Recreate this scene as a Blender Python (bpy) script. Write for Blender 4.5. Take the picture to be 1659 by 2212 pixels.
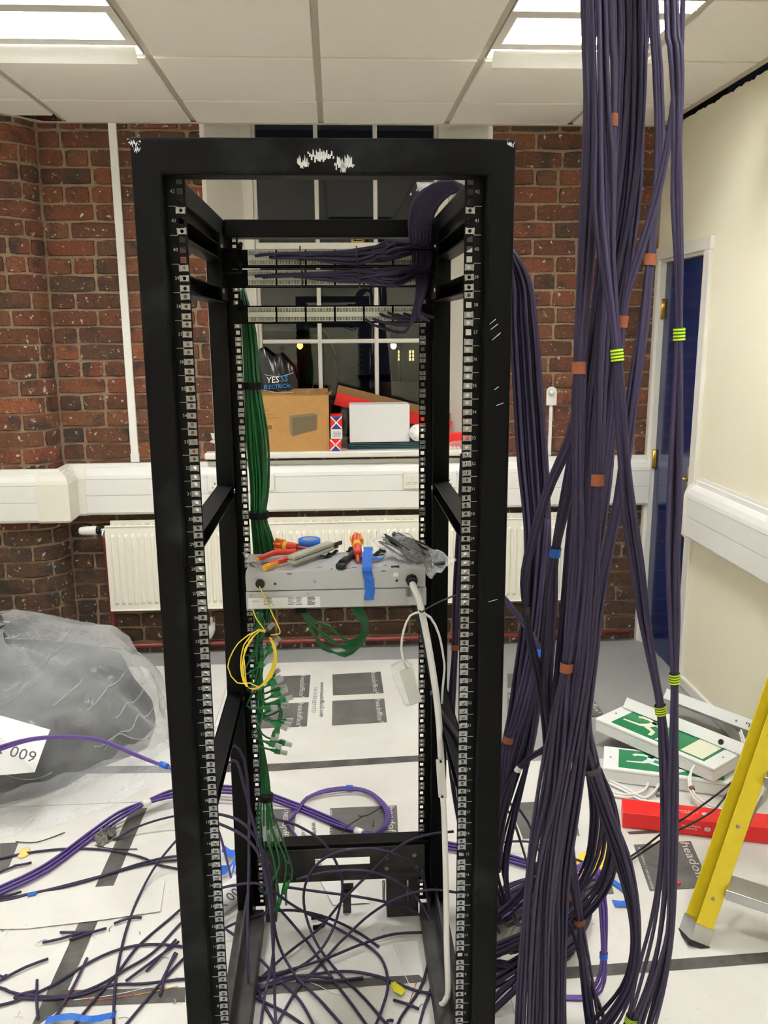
import bpy, math, random
from mathutils import Vector, Matrix

for o in list(bpy.data.objects): bpy.data.objects.remove(o)
scene = bpy.context.scene
col = scene.collection
R = random.Random(7)
PI = math.pi

# ------------------------------------------------------------------ camera
F, YAW, PITCH, ROLL, CAMZ = 1838.0, 0.0559151, 0.2119444, -0.0071624, 1.685
_f = Vector((math.sin(YAW)*math.cos(PITCH), math.cos(YAW)*math.cos(PITCH), -math.sin(PITCH)))
_r0 = Vector((math.cos(YAW), -math.sin(YAW), 0)); _u0 = _r0.cross(_f)
_r = math.cos(ROLL)*_r0 + math.sin(ROLL)*_u0
_u = -math.sin(ROLL)*_r0 + math.cos(ROLL)*_u0
CAM = Vector((0, 0, CAMZ))
camd = bpy.data.cameras.new('camera'); camo = bpy.data.objects.new('camera', camd); col.objects.link(camo)
camd.sensor_fit = 'HORIZONTAL'; camd.sensor_width = 36.0; camd.lens = 36.0*F/1659.0
camd.clip_start = 0.05; camd.clip_end = 200
camo.matrix_world = Matrix(((_r.x, _u.x, -_f.x, 0), (_r.y, _u.y, -_f.y, 0), (_r.z, _u.z, -_f.z, CAMZ), (0, 0, 0, 1)))
scene.camera = camo

# ------------------------------------------------------------------ world, exposure
w = bpy.data.worlds.new('night'); scene.world = w; w.use_nodes = True
w.node_tree.nodes['Background'].inputs[0].default_value = (0.010, 0.011, 0.016, 1)
w.node_tree.nodes['Background'].inputs[1].default_value = 0.25
vs = scene.view_settings
vs.view_transform = 'Standard'; vs.look = 'None'; vs.gamma = 1.0; vs.use_curve_mapping = False
vs.exposure = 0.92
LAMP = 52.0      # strength of the ceiling light diffusers

# ------------------------------------------------------------------ pixel helpers (1659 x 2212 frame)
def ray(px, py): return _r*((px-829.5)/F) + _u*(-(py-1106)/F) + _f
def AZ(px, py, z=0.0):
    v = ray(px, py); return CAM + v*((z-CAMZ)/v.z)
def AY(px, py, Y):
    v = ray(px, py); return CAM + v*(Y/v.y)
def AX(px, py, X):
    v = ray(px, py); return CAM + v*(X/v.x)

# ------------------------------------------------------------------ mesh builder
class MB:
    def __init__(s): s.v = []; s.f = []; s.m = []; s.sm = []; s.mi = 0; s.smooth = False
    def _f(s, idx): s.f.append(idx); s.m.append(s.mi); s.sm.append(s.smooth)
    def box(s, x0, x1, y0, y1, z0, z1, M=None):
        b = len(s.v)
        for p in ((x0,y0,z0),(x1,y0,z0),(x1,y1,z0),(x0,y1,z0),(x0,y0,z1),(x1,y0,z1),(x1,y1,z1),(x0,y1,z1)):
            s.v.append(tuple(M @ Vector(p)) if M else p)
        for q in ((0,3,2,1),(4,5,6,7),(0,1,5,4),(1,2,6,5),(2,3,7,6),(3,0,4,7)): s._f(tuple(b+i for i in q))
        return s
    def cbox(s, c, d, M=None):
        return s.box(c[0]-d[0]/2, c[0]+d[0]/2, c[1]-d[1]/2, c[1]+d[1]/2, c[2]-d[2]/2, c[2]+d[2]/2, M)
    def prism(s, pts, n, M=None):
        """pts: 3D polygon; n: extrusion vector"""
        b = len(s.v); k = len(pts); n = Vector(n)
        for p in pts: s.v.append(tuple(M @ Vector(p)) if M else tuple(p))
        for p in pts:
            q = Vector(p)+n; s.v.append(tuple(M @ q) if M else tuple(q))
        s._f(tuple(b+i for i in range(k))[::-1]); s._f(tuple(b+k+i for i in range(k)))
        for i in range(k):
            j = (i+1) % k; s._f((b+i, b+j, b+k+j, b+k+i))
        return s
    def quad(s, a, b_, c, d):
        b = len(s.v); s.v += [tuple(a), tuple(b_), tuple(c), tuple(d)]; s._f((b, b+1, b+2, b+3)); return s
    def poly(s, pts):
        b = len(s.v); s.v += [tuple(p) for p in pts]; s._f(tuple(range(b, b+len(pts)))); return s
    def tube(s, path, r, n=6, caps=True, radii=None, flat=1.0, up=None):
        sm = s.smooth; s.smooth = True
        P = [Vector(p) for p in path]; k = len(P); b = len(s.v)
        T = []
        for i in range(k):
            t = P[min(i+1, k-1)] - P[max(i-1, 0)]
            T.append(t.normalized() if t.length > 1e-9 else Vector((0, 0, 1)))
        a = Vector(up) if up else (Vector((0, 0, 1)) if abs(T[0].z) < .9 else Vector((1, 0, 0)))
        nrm = (a - T[0]*a.dot(T[0])).normalized()
        for i in range(k):
            if i:
                nrm = nrm - T[i]*nrm.dot(T[i])
                nrm = nrm.normalized() if nrm.length > 1e-6 else T[i].orthogonal().normalized()
            bi = T[i].cross(nrm); rr = radii[i] if radii else r
            for j in range(n):
                an = 2*PI*j/n
                s.v.append(tuple(P[i] + nrm*(math.cos(an)*rr) + bi*(math.sin(an)*rr*flat)))
        for i in range(k-1):
            for j in range(n):
                j2 = (j+1) % n
                s._f((b+i*n+j, b+i*n+j2, b+(i+1)*n+j2, b+(i+1)*n+j))
        if caps:
            s.smooth = False
            s._f(tuple(b+j for j in range(n))[::-1]); s._f(tuple(b+(k-1)*n+j for j in range(n)))
        s.smooth = sm
        return s
    def cyl(s, p0, p1, r, n=12, r2=None): return s.tube([p0, p1], r, n, radii=[r, r2 if r2 is not None else r])
    def lathe(s, prof, n=16, M=None, caps=True):
        """prof: list of (radius, z)"""
        b = len(s.v); sm = s.smooth; s.smooth = True
        for rr, z in prof:
            for j in range(n):
                p = Vector((rr*math.cos(2*PI*j/n), rr*math.sin(2*PI*j/n), z))
                s.v.append(tuple(M @ p) if M else tuple(p))
        for i in range(len(prof)-1):
            for j in range(n):
                j2 = (j+1) % n; s._f((b+i*n+j, b+i*n+j2, b+(i+1)*n+j2, b+(i+1)*n+j))
        s.smooth = False
        if caps:
            s._f(tuple(b+j for j in range(n))[::-1]); s._f(tuple(b+(len(prof)-1)*n+j for j in range(n)))
        s.smooth = sm
        return s
    def grid(s, fn, nu, nv):
        b = len(s.v)
        for i in range(nu+1):
            for j in range(nv+1): s.v.append(tuple(fn(i/nu, j/nv)))
        for i in range(nu):
            for j in range(nv):
                a = b+i*(nv+1)+j; s._f((a, a+nv+1, a+nv+2, a+1))
        return s
    def mesh(s, name, mats):
        me = bpy.data.meshes.new(name); me.from_pydata(s.v, [], s.f)
        for m in (mats if isinstance(mats, (list, tuple)) else [mats]): me.materials.append(m)
        me.polygons.foreach_set('material_index', s.m); me.polygons.foreach_set('use_smooth', s.sm)
        me.update(); return me
    def build(s, name, mats, parent=None, bev=0, seg=2):
        o = bpy.data.objects.new(name, s.mesh(name, mats)); col.objects.link(o)
        if parent: par(o, parent)
        if bev:
            md = o.modifiers.new('bevel', 'BEVEL'); md.width = bev; md.segments = seg; md.limit_method = 'ANGLE'; md.angle_limit = 0.6
        return o

def par(o, p):
    o.parent = p
    o.matrix_parent_inverse = wm(p).inverted()
    return o
def wm(o):
    m = o.matrix_basis
    return (wm(o.parent) @ o.matrix_parent_inverse @ m) if o.parent else m.copy()
def tag(o, label, cat, group=None):
    o['label'] = label; o['category'] = cat
    if group: o['group'] = group
    return o
def empty(name, loc, label=None, cat=None, group=None, rz=0):
    o = bpy.data.objects.new(name, None); col.objects.link(o); o.location = loc; o.rotation_euler.z = rz
    o.empty_display_size = .05
    if label: tag(o, label, cat, group)
    return o
def struct(o, label=None, cat=None):
    o['kind'] = 'structure'
    if label: o['label'] = label
    if cat: o['category'] = cat
    return o
def inst(me, name, parent, loc, rot=None, scale=None, M=None):
    o = bpy.data.objects.new(name, me); col.objects.link(o)
    if M is not None: o.matrix_basis = M
    else:
        o.location = loc
        if rot: o.rotation_euler = rot
        if scale: o.scale = scale
    if parent: par(o, parent)
    return o

def spline(pts, step=0.02, dim=3):
    """Catmull-Rom (centripetal-ish) resample through points (tuples, any dim; first 3 are position)"""
    P = [tuple(p) for p in pts]; n = len(P)
    if n == 2: P = [P[0], tuple((a+b)/2 for a, b in zip(*P)), P[1]]; n = 3
    out = []
    for i in range(n-1):
        p0, p1, p2, p3 = P[max(i-1, 0)], P[i], P[i+1], P[min(i+2, n-1)]
        L = math.dist(p1[:3], p2[:3]); k = max(2, min(60, int(L/step)))
        for j in range(k):
            t = j/k; t2, t3 = t*t, t*t*t
            out.append(tuple(.5*(2*b + (c-a)*t + (2*a-5*b+4*c-d)*t2 + (3*b-a-3*c+d)*t3) for a, b, c, d in zip(p0, p1, p2, p3)))
    out.append(P[-1])
    return out

def text_mesh(body, size, name='lettering', align='CENTER', shear=0, spacing=1.0, thick=0.0):
    c = bpy.data.curves.new(name, 'FONT'); c.body = body; c.size = size; c.align_x = align; c.align_y = 'CENTER'
    c.shear = shear; c.space_character = spacing; c.extrude = thick; c.resolution_u = 2
    o = bpy.data.objects.new(name, c); col.objects.link(o)
    dg = bpy.context.evaluated_depsgraph_get(); dg.update()
    me = bpy.data.meshes.new_from_object(o.evaluated_get(dg)); me.name = name
    bpy.data.objects.remove(o); bpy.data.curves.remove(c)
    return me
def text(body, size, mat, M, parent=None, name='lettering', **k):
    me = text_mesh(body, size, name, **k); me.materials.clear(); me.materials.append(mat)
    o = bpy.data.objects.new(name, me); col.objects.link(o); o.matrix_basis = M
    if parent: par(o, parent)
    return o
def frame_m(o, x, y):
    """matrix with origin o, local x along x, local y near y"""
    x = Vector(x).normalized(); y = Vector(y); y = (y - x*y.dot(x)).normalized(); z = x.cross(y)
    return Matrix(((x.x, y.x, z.x, o[0]), (x.y, y.y, z.y, o[1]), (x.z, y.z, z.z, o[2]), (0, 0, 0, 1)))

# ------------------------------------------------------------------ materials
def lin(c): return tuple((v/12.92 if v <= .04045 else ((v+.055)/1.055)**2.4) for v in (x/255 for x in c))
def _new(name):
    m = bpy.data.materials.new(name); m.use_nodes = True; nt = m.node_tree
    return m, nt, nt.nodes['Principled BSDF']
def N(nt, t, **k):
    n = nt.nodes.new(t)
    for a, b in k.items():
        if a in n.inputs: n.inputs[a].default_value = b
        else: setattr(n, a, b)
    return n
def mat(name, c, rough=.5, metal=0, spec=None, var=0, vscale=20, bump=0, bscale=200, emit=0, c2=None, mixlo=.4, mixhi=.6, coord='Object', coat=0, rnd=0):
    """c colour 0-255; var = brightness noise; c2 second colour mixed in by a noise; rnd = per-object brightness change"""
    m, nt, b = _new(name); l = lin(c)
    b.inputs['Base Color'].default_value = (*l, 1); b.inputs['Roughness'].default_value = rough; b.inputs['Metallic'].default_value = metal
    if spec is not None: b.inputs['Specular IOR Level'].default_value = spec
    if coat: b.inputs['Coat Weight'].default_value = coat; b.inputs['Coat Roughness'].default_value = .08
    if emit: b.inputs['Emission Color'].default_value = (*l, 1); b.inputs['Emission Strength'].default_value = emit
    last = None
    if var or bump or c2 or rnd:
        tc = N(nt, 'ShaderNodeTexCoord')
    if c2:
        nz = N(nt, 'ShaderNodeTexNoise', Scale=vscale, Detail=6.0, Roughness=.65); nt.links.new(tc.outputs[coord], nz.inputs['Vector'])
        mr = N(nt, 'ShaderNodeMapRange'); mr.inputs[1].default_value = mixlo; mr.inputs[2].default_value = mixhi
        nt.links.new(nz.outputs['Fac'], mr.inputs[0])
        mx = N(nt, 'ShaderNodeMix', data_type='RGBA'); mx.inputs[6].default_value = (*l, 1); mx.inputs[7].default_value = (*lin(c2), 1)
        nt.links.new(mr.outputs[0], mx.inputs[0]); last = mx.outputs[2]
    if var:
        nz = N(nt, 'ShaderNodeTexNoise', Scale=vscale, Detail=5.0, Roughness=.6); nt.links.new(tc.outputs[coord], nz.inputs['Vector'])
        mr = N(nt, 'ShaderNodeMapRange'); mr.inputs[1].default_value = .3; mr.inputs[2].default_value = .7
        mr.inputs[3].default_value = 1-var; mr.inputs[4].default_value = 1+var
        nt.links.new(nz.outputs['Fac'], mr.inputs[0])
        hs = N(nt, 'ShaderNodeHueSaturation'); hs.inputs['Color'].default_value = (*l, 1)
        if last: nt.links.new(last, hs.inputs['Color'])
        nt.links.new(mr.outputs[0], hs.inputs['Value']); last = hs.outputs[0]
    if rnd:
        oi = N(nt, 'ShaderNodeObjectInfo'); mr = N(nt, 'ShaderNodeMapRange'); mr.inputs[3].default_value = 1-rnd; mr.inputs[4].default_value = 1+rnd
        nt.links.new(oi.outputs['Random'], mr.inputs[0])
        hs = N(nt, 'ShaderNodeHueSaturation'); hs.inputs['Color'].default_value = (*l, 1)
        if last: nt.links.new(last, hs.inputs['Color'])
        nt.links.new(mr.outputs[0], hs.inputs['Value']); last = hs.outputs[0]
    if last: nt.links.new(last, b.inputs['Base Color'])
    if bump:
        nz = N(nt, 'ShaderNodeTexNoise', Scale=bscale, Detail=3.0); nt.links.new(tc.outputs[coord], nz.inputs['Vector'])
        bp = N(nt, 'ShaderNodeBump', Strength=bump, Distance=.002); nt.links.new(nz.outputs['Fac'], bp.inputs['Height'])
        nt.links.new(bp.outputs[0], b.inputs['Normal'])
    return m
def film_mat(name, c, alpha, rough=.12, crinkle=.6, cscale=14):
    """thin clear plastic: part transparent, part milky, shiny crinkles"""
    m, nt, b = _new(name); out = nt.nodes['Material Output']
    b.inputs['Base Color'].default_value = (*lin(c), 1); b.inputs['Roughness'].default_value = rough; b.inputs['Specular IOR Level'].default_value = .8
    tc = N(nt, 'ShaderNodeTexCoord'); nz = N(nt, 'ShaderNodeTexNoise', Scale=cscale, Detail=4.0, Distortion=1.5)
    mp = N(nt, 'ShaderNodeMapping'); mp.inputs['Rotation'].default_value = (.5, .6, .4); mp.inputs['Scale'].default_value = (1.6, .45, 1.2)
    nt.links.new(tc.outputs['Object'], mp.inputs['Vector']); nt.links.new(mp.outputs[0], nz.inputs['Vector'])
    bp = N(nt, 'ShaderNodeBump', Strength=crinkle, Distance=.02); nt.links.new(nz.outputs['Fac'], bp.inputs['Height']); nt.links.new(bp.outputs[0], b.inputs['Normal'])
    tr = N(nt, 'ShaderNodeBsdfTransparent'); mx = N(nt, 'ShaderNodeMixShader')
    lw = N(nt, 'ShaderNodeLayerWeight', Blend=.35); nt.links.new(bp.outputs[0], lw.inputs['Normal'])
    mr = N(nt, 'ShaderNodeMapRange'); mr.inputs[3].default_value = alpha; mr.inputs[4].default_value = min(1, alpha+.55)
    nt.links.new(lw.outputs['Facing'], mr.inputs[0]); nt.links.new(mr.outputs[0], mx.inputs[0])
    nt.links.new(tr.outputs[0], mx.inputs[1]); nt.links.new(b.outputs[0], mx.inputs[2]); nt.links.new(mx.outputs[0], out.inputs[0])
    return m
def glass_mat(name):
    m, nt, b = _new(name); out = nt.nodes['Material Output']; nt.nodes.remove(b)
    tr = N(nt, 'ShaderNodeBsdfTransparent'); tr.inputs[0].default_value = (.93, .95, .94, 1)
    gl = N(nt, 'ShaderNodeBsdfGlossy', Roughness=.0); fr = N(nt, 'ShaderNodeFresnel', IOR=1.5); mx = N(nt, 'ShaderNodeMixShader')
    nt.links.new(fr.outputs[0], mx.inputs[0]); nt.links.new(tr.outputs[0], mx.inputs[1]); nt.links.new(gl.outputs[0], mx.inputs[2]); nt.links.new(mx.outputs[0], out.inputs[0])
    return m
def emit_mat(name, c, s):
    m, nt, b = _new(name); out = nt.nodes['Material Output']; nt.nodes.remove(b)
    e = N(nt, 'ShaderNodeEmission'); e.inputs[0].default_value = (*lin(c), 1); e.inputs[1].default_value = s
    nt.links.new(e.outputs[0], out.inputs[0]); return m

def brick_mat():
    m, nt, b = _new('brick'); L = nt.links
    oi = N(nt, 'ShaderNodeObjectInfo'); tc = N(nt, 'ShaderNodeTexCoord')
    ramp = N(nt, 'ShaderNodeValToRGB'); cr = ramp.color_ramp
    cols = [(0, (80, 51, 36)), (.2, (102, 59, 40)), (.4, (118, 66, 44)), (.6, (90, 55, 39)), (.75, (116, 73, 47)), (.88, (72, 54, 42)), (1, (136, 78, 50))]
    while len(cr.elements) < len(cols): cr.elements.new(.5)
    for e, (p, c) in zip(cr.elements, cols): e.position = p; e.color = (*lin(c), 1)
    L.new(oi.outputs['Random'], ramp.inputs[0])
    # per-object offset of the texture space
    add = N(nt, 'ShaderNodeVectorMath', operation='ADD'); sc = N(nt, 'ShaderNodeVectorMath', operation='SCALE')
    cmb = N(nt, 'ShaderNodeCombineXYZ'); L.new(oi.outputs['Random'], cmb.inputs[0]); L.new(oi.outputs['Random'], cmb.inputs[2])
    L.new(cmb.outputs[0], sc.inputs[0]); sc.inputs['Scale'].default_value = 57.0
    L.new(tc.outputs['Object'], add.inputs[0]); L.new(sc.outputs[0], add.inputs[1])
    # dark burnt patches
    n1 = N(nt, 'ShaderNodeTexNoise', Scale=9.0, Detail=3.0); L.new(add.outputs[0], n1.inputs['Vector'])
    r1 = N(nt, 'ShaderNodeMapRange'); r1.inputs[1].default_value = .52; r1.inputs[2].default_value = .64; L.new(n1.outputs['Fac'], r1.inputs[0])
    mx1 = N(nt, 'ShaderNodeMix', data_type='RGBA'); L.new(ramp.outputs[0], mx1.inputs[6]); mx1.inputs[7].default_value = (*lin((50, 45, 39)), 1)
    mul = N(nt, 'ShaderNodeMath', operation='MULTIPLY'); L.new(r1.outputs[0], mul.inputs[0]); mul.inputs[1].default_value = .8; L.new(mul.outputs[0], mx1.inputs[0])
    # grain
    n2 = N(nt, 'ShaderNodeTexNoise', Scale=70.0, Detail=6.0, Roughness=.7); L.new(add.outputs[0], n2.inputs['Vector'])
    r2 = N(nt, 'ShaderNodeMapRange'); r2.inputs[1].default_value = .3; r2.inputs[2].default_value = .7; r2.inputs[3].default_value = .6; r2.inputs[4].default_value = 1.35
    L.new(n2.outputs['Fac'], r2.inputs[0]); hs = N(nt, 'ShaderNodeHueSaturation'); L.new(mx1.outputs[2], hs.inputs['Color']); L.new(r2.outputs[0], hs.inputs['Value'])
    # white lime flecks
    n3 = N(nt, 'ShaderNodeTexNoise', Scale=38.0, Detail=4.0, Roughness=.55); L.new(add.outputs[0], n3.inputs['Vector'])
    r3 = N(nt, 'ShaderNodeMapRange'); r3.inputs[1].default_value = .625; r3.inputs[2].default_value = .68; L.new(n3.outputs['Fac'], r3.inputs[0])
    mx3 = N(nt, 'ShaderNodeMix', data_type='RGBA'); L.new(hs.outputs[0], mx3.inputs[6]); mx3.inputs[7].default_value = (*lin((196, 180, 158)), 1); L.new(r3.outputs[0], mx3.inputs[0])
    n4 = N(nt, 'ShaderNodeTexNoise', Scale=130.0, Detail=2.0); L.new(add.outputs[0], n4.inputs['Vector'])
    r4 = N(nt, 'ShaderNodeMapRange'); r4.inputs[1].default_value = .62; r4.inputs[2].default_value = .70; L.new(n4.outputs['Fac'], r4.inputs[0])
    mx4 = N(nt, 'ShaderNodeMix', data_type='RGBA'); L.new(mx3.outputs[2], mx4.inputs[6]); mx4.inputs[7].default_value = (*lin((34, 26, 22)), 1); L.new(r4.outputs[0], mx4.inputs[0])
    L.new(mx4.outputs[2], b.inputs['Base Color']); b.inputs['Roughness'].default_value = .85
    bp = N(nt, 'ShaderNodeBump', Strength=.8, Distance=.006); L.new(n2.outputs['Fac'], bp.inputs['Height']); L.new(bp.outputs[0], b.inputs['Normal'])
    return m

MT = {}
MT['brick'] = brick_mat()
MT['mortar'] = mat('mortar', (142, 121, 97), .95, var=.22, vscale=60, bump=.7, bscale=300)
MT['white'] = mat('white paint', (226, 222, 212), .45)
MT['gloss_white'] = mat('white gloss paint', (232, 229, 220), .3)
MT['plastic_white'] = mat('white plastic', (236, 235, 230), .35)
MT['plastic_cream'] = mat('cream plastic', (232, 229, 215), .4)
MT['radiator'] = mat('cream radiator enamel', (238, 235, 220), .35)
MT['cream_wall'] = mat('cream wall paint', (240, 235, 210), .75, bump=.15, bscale=120)
MT['tile'] = mat('mineral fibre tile', (244, 239, 229), .9, var=.03, vscale=400, bump=.25, bscale=500)
MT['tgrid'] = mat('ceiling grid', (196, 188, 172), .5)
MT['black'] = mat('matt black', (14, 14, 15), .6)
MT['void'] = mat('dark void', (6, 6, 6), 1.0)
MT['blue_door'] = mat('blue gloss door', (4, 32, 84), .16, coat=.15, spec=.4)
MT['brass'] = mat('brass', (196, 168, 92), .25, metal=1)
MT['alu'] = mat('aluminium', (190, 190, 190), .3, metal=1)
MT['zinc'] = mat('zinc plate', (158, 161, 164), .3, metal=1)
MT['glass'] = glass_mat('window glass')
MT['lamp'] = emit_mat('lit diffuser', (250, 250, 251), LAMP)
MT['red_pipe'] = mat('oxide red paint', (120, 44, 38), .45)
MT['chrome'] = mat('chrome', (200, 200, 200), .15, metal=1)

def tint_floor():
    m, nt, b = _new('floor protection sheet'); L = nt.links
    tc = N(nt, 'ShaderNodeTexCoord')
    n1 = N(nt, 'ShaderNodeTexNoise', Scale=2.2, Detail=6.0, Roughness=.6, Distortion=.6); L.new(tc.outputs['Object'], n1.inputs['Vector'])
    r1 = N(nt, 'ShaderNodeMapRange'); r1.inputs[1].default_value = .35; r1.inputs[2].default_value = .7; L.new(n1.outputs['Fac'], r1.inputs[0])
    mx = N(nt, 'ShaderNodeMix', data_type='RGBA'); mx.inputs[6].default_value = (*lin((213, 211, 204)), 1); mx.inputs[7].default_value = (*lin((198, 195, 188)), 1); L.new(r1.outputs[0], mx.inputs[0])
    n2 = N(nt, 'ShaderNodeTexNoise', Scale=55.0, Detail=3.0, Roughness=.5); L.new(tc.outputs['Object'], n2.inputs['Vector'])
    r2 = N(nt, 'ShaderNodeMapRange'); r2.inputs[1].default_value = .7; r2.inputs[2].default_value = .76; L.new(n2.outputs['Fac'], r2.inputs[0])
    mul = N(nt, 'ShaderNodeMath', operation='MULTIPLY'); L.new(r2.outputs[0], mul.inputs[0]); mul.inputs[1].default_value = .35
    m2 = N(nt, 'ShaderNodeMix', data_type='RGBA'); L.new(mx.outputs[2], m2.inputs[6]); m2.inputs[7].default_value = (*lin((120, 112, 102)), 1); L.new(mul.outputs[0], m2.inputs[0])
    L.new(m2.outputs[2], b.inputs['Base Color']); b.inputs['Roughness'].default_value = .5; b.inputs['Specular IOR Level'].default_value = .35
    return m
MT['sheet'] = tint_floor()
MT['floor'] = mat('grey vinyl floor', (146, 146, 143), .5, var=.06, vscale=3)
MT['print'] = mat('dark grey print', (78, 77, 75), .5, c2=(104, 102, 98), vscale=9, mixlo=.3, mixhi=.75)
MT['tape_dark'] = mat('dirty black tape', (62, 60, 57), .6, c2=(98, 94, 88), vscale=14, mixlo=.4, mixhi=.75)
MT['print_light'] = mat('unprinted card', (205, 203, 196), .5)
# ================================================================== THE ROOM
WY, CZ, RX, LX, FY = 4.375, 2.648, 1.64, -3.3, -2.6     # back wall face, ceiling, right wall, left wall, wall behind the camera
GX0, GY0 = -0.0433, 3.361                                # ceiling grid lines pass here, 0.6 m pitch

# ---- floor
floor = struct(MB().box(LX, RX+.3, FY, WY+.35, -.12, 0).build('floor', MT['floor']), 'grey floor under white card protection sheets', 'floor')
def sheet(x0, x1, y0, y1, z=.0015, m='sheet', name='protection_sheet'):
    return MB().box(x0, x1, y0, y1, 0.0002, z).build(name, MT[m], floor)
for (x0, x1, y0, y1, z) in ((-3.2, -.75, -2.5, 2.86, .0018), (-.748, .42, -2.5, 3.11, .0016), (.422, 1.63, -2.5, 3.06, .0018),
                            (-3.2, -.552, 2.864, 4.16, .0026), (-.55, .42, 3.112, 4.16, .0022)):
    sheet(x0, x1, y0, y1, z)
def floor_poly(pix, m, name, z=.003, t=.0006):
    P = [AZ(px, py, z) for px, py in pix]
    a = sum((P[i].x*P[(i+1) % len(P)].y - P[(i+1) % len(P)].x*P[i].y) for i in range(len(P)))
    if a < 0: P = P[::-1]
    return MB().prism(P, (0, 0, t)).build(name, MT[m], floor)
def floor_text(body, size, p0, p1, m='print_light', z=.0041):
    """p0 -> p1 : pixel ends of the base line; letters stand to the left of that direction"""
    a, b = AZ(*p0, z), AZ(*p1, z)
    me = text_mesh(body, 1.0, 'lettering', align='LEFT'); xs = [v.co.x for v in me.vertices]; wd = max(xs)-min(xs)
    s = (b-a).length/wd; d = (b-a).normalized(); n = Vector((-d.y, d.x, 0))
    M = frame_m(a, d, n) @ Matrix.Diagonal((s, size, 1, 1)) @ Matrix.Translation((-min(xs), 0, 0))
    for v in me.vertices: v.co = M @ v.co
    me.materials.clear(); me.materials.append(MT[m])
    o = bpy.data.objects.new('lettering', me); col.objects.link(o); par(o, floor)
# black tape strips
for pix in ([(148, 1656), (560, 1652), (920, 1631), (1000, 1628), (1000, 1641), (920, 1643), (560, 1667), (148, 1672)],
            [(284, 1745), (318, 1745), (128, 2180), (86, 2212), (70, 2212)],
            [(118, 2140), (400, 2133), (400, 2164), (118, 2176)],
            [(520, 2128), (905, 2106), (920, 2120), (525, 2152)],
            [(1190, 2092), (1659, 2057), (1659, 2080), (1200, 2116)],
            [(1090, 1625), (1180, 1619), (1180, 1630), (1090, 1637)],
            [(1355, 1797), (1480, 1788), (1480, 1797), (1360, 1802)]):
    floor_poly(pix, 'tape_dark', 'floor_tape')
# printed squares with the supplier's name
SQ = [[(718, 1457), (822, 1451), (829, 1497), (719, 1502)], [(718, 1514), (830, 1509), (836, 1560), (717, 1567)],
      [(585, 1462), (671, 1458), (667, 1506), (585, 1508)], [(575, 1522), (667, 1517), (663, 1569), (560, 1574)],
      [(713, 1746), (857, 1740), (862, 1835), (712, 1845)], [(560, 1750), (640, 1748), (632, 1835), (520, 1840)],
      [(1100, 1735), (1238, 1728), (1252, 1806), (1130, 1812)], [(1369, 1825), (1492, 1817), (1536, 1916), (1404, 1925)],
      [(1262, 1490), (1273, 1497), (1305, 1545), (1262, 1550)], [(1096, 1496), (1136, 1500), (1150, 1540), (1096, 1545)],
      [(1096, 1455), (1110, 1456), (1118, 1480), (1096, 1486)], [(0, 1822), (40, 1820), (20, 1870), (0, 1888)],
      [(1240, 1905), (1318, 1895), (1326, 1931), (1250, 1935)], [(1410, 1700), (1440, 1697), (1452, 1718), (1418, 1722)]]
for q in SQ: floor_poly(q, 'print', 'printed_square')
HO = 'headoffice\u00b3'
for body, p0, p1, s, m in ((HO, (806, 1452), (812, 1497), .036, 'print_light'), (HO, (816, 1511), (822, 1560), .036, 'print_light'),
        (HO, (655, 1459), (651, 1506), .036, 'print_light'), (HO, (650, 1519), (645, 1570), .036, 'print_light'),
        (HO, (844, 1742), (848, 1834), .036, 'print_light'), (HO, (620, 1750), (612, 1834), .036, 'print_light'),
        ('www.headoffice3.com', (696, 1473), (695, 1548), .03, 'print'), ('Tel: 0113 257 7777', (682, 1484), (676, 1540), .026, 'print'),
        ('www.headoffice3.com', (678, 1776), (690, 1900), .03, 'print'), ('Tel: 0113 257 7777', (655, 1790), (665, 1880), .026, 'print'),
        ('education | corporate', (716, 1750), (716, 1842), .014, 'print_light'),
        (HO, (1222, 1735), (1240, 1806), .036, 'print_light'), ('headoffi', (1478, 1820), (1517, 1902), .042, 'print_light'),
        ('education | corporate', (1381, 1830), (1411, 1920), .014, 'print_light'),
        (HO, (1268, 1496), (1293, 1540), .034, 'print_light'), (HO, (1100, 1502), (1128, 1543), .034, 'print_light'),
        ('www.headoffice3.com', (1140, 1478), (1175, 1545), .028, 'print'), ('he', (1413, 1702), (1424, 1716), .036, 'print_light')):
    floor_text(body, s, p0, p1, m)

# ---- ceiling: plenum slab, grid bars, tiles
ceil = struct(MB().box(LX, RX+.02, FY, WY+.4, CZ+.16, CZ+.22).build('ceiling', MT['void']), 'suspended ceiling of pale square tiles in a grid', 'ceiling')
cols_ = [GX0+.6*k for k in range(-6, 4)]; rows_ = [GY0+.6*k for k in range(-10, 3)]
m = MB()
for x in cols_:
    if LX < x < RX: m.box(x-.012, x+.012, FY, WY, CZ+.004, CZ+.03)
m.build('grid_runner', MT['tgrid'], ceil)
m = MB()
for y in rows_:
    if FY < y < WY: m.box(LX, RX-.01, y-.012, y+.012, CZ+.0045, CZ+.03)
m.build('grid_cross_bar', MT['tgrid'], ceil)
LIGHTS = [(GX0-1.2, GY0-.6), (GX0+.6, GY0-.6), (GX0-1.2, GY0-3.0), (GX0+.6, GY0-3.0), (GX0-3.0, GY0-1.8), (GX0-1.2, GY0-5.4), (GX0+.6, GY0-5.4)]
OPEN = [(GX0, GY0-2.4)]                                  # lifted tile the cables drop through
xs = [LX] + [c for c in cols_ if LX < c < RX] + [RX-.012]; ys = [FY] + [c for c in rows_ if FY < c < WY] + [WY-.004]
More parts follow.
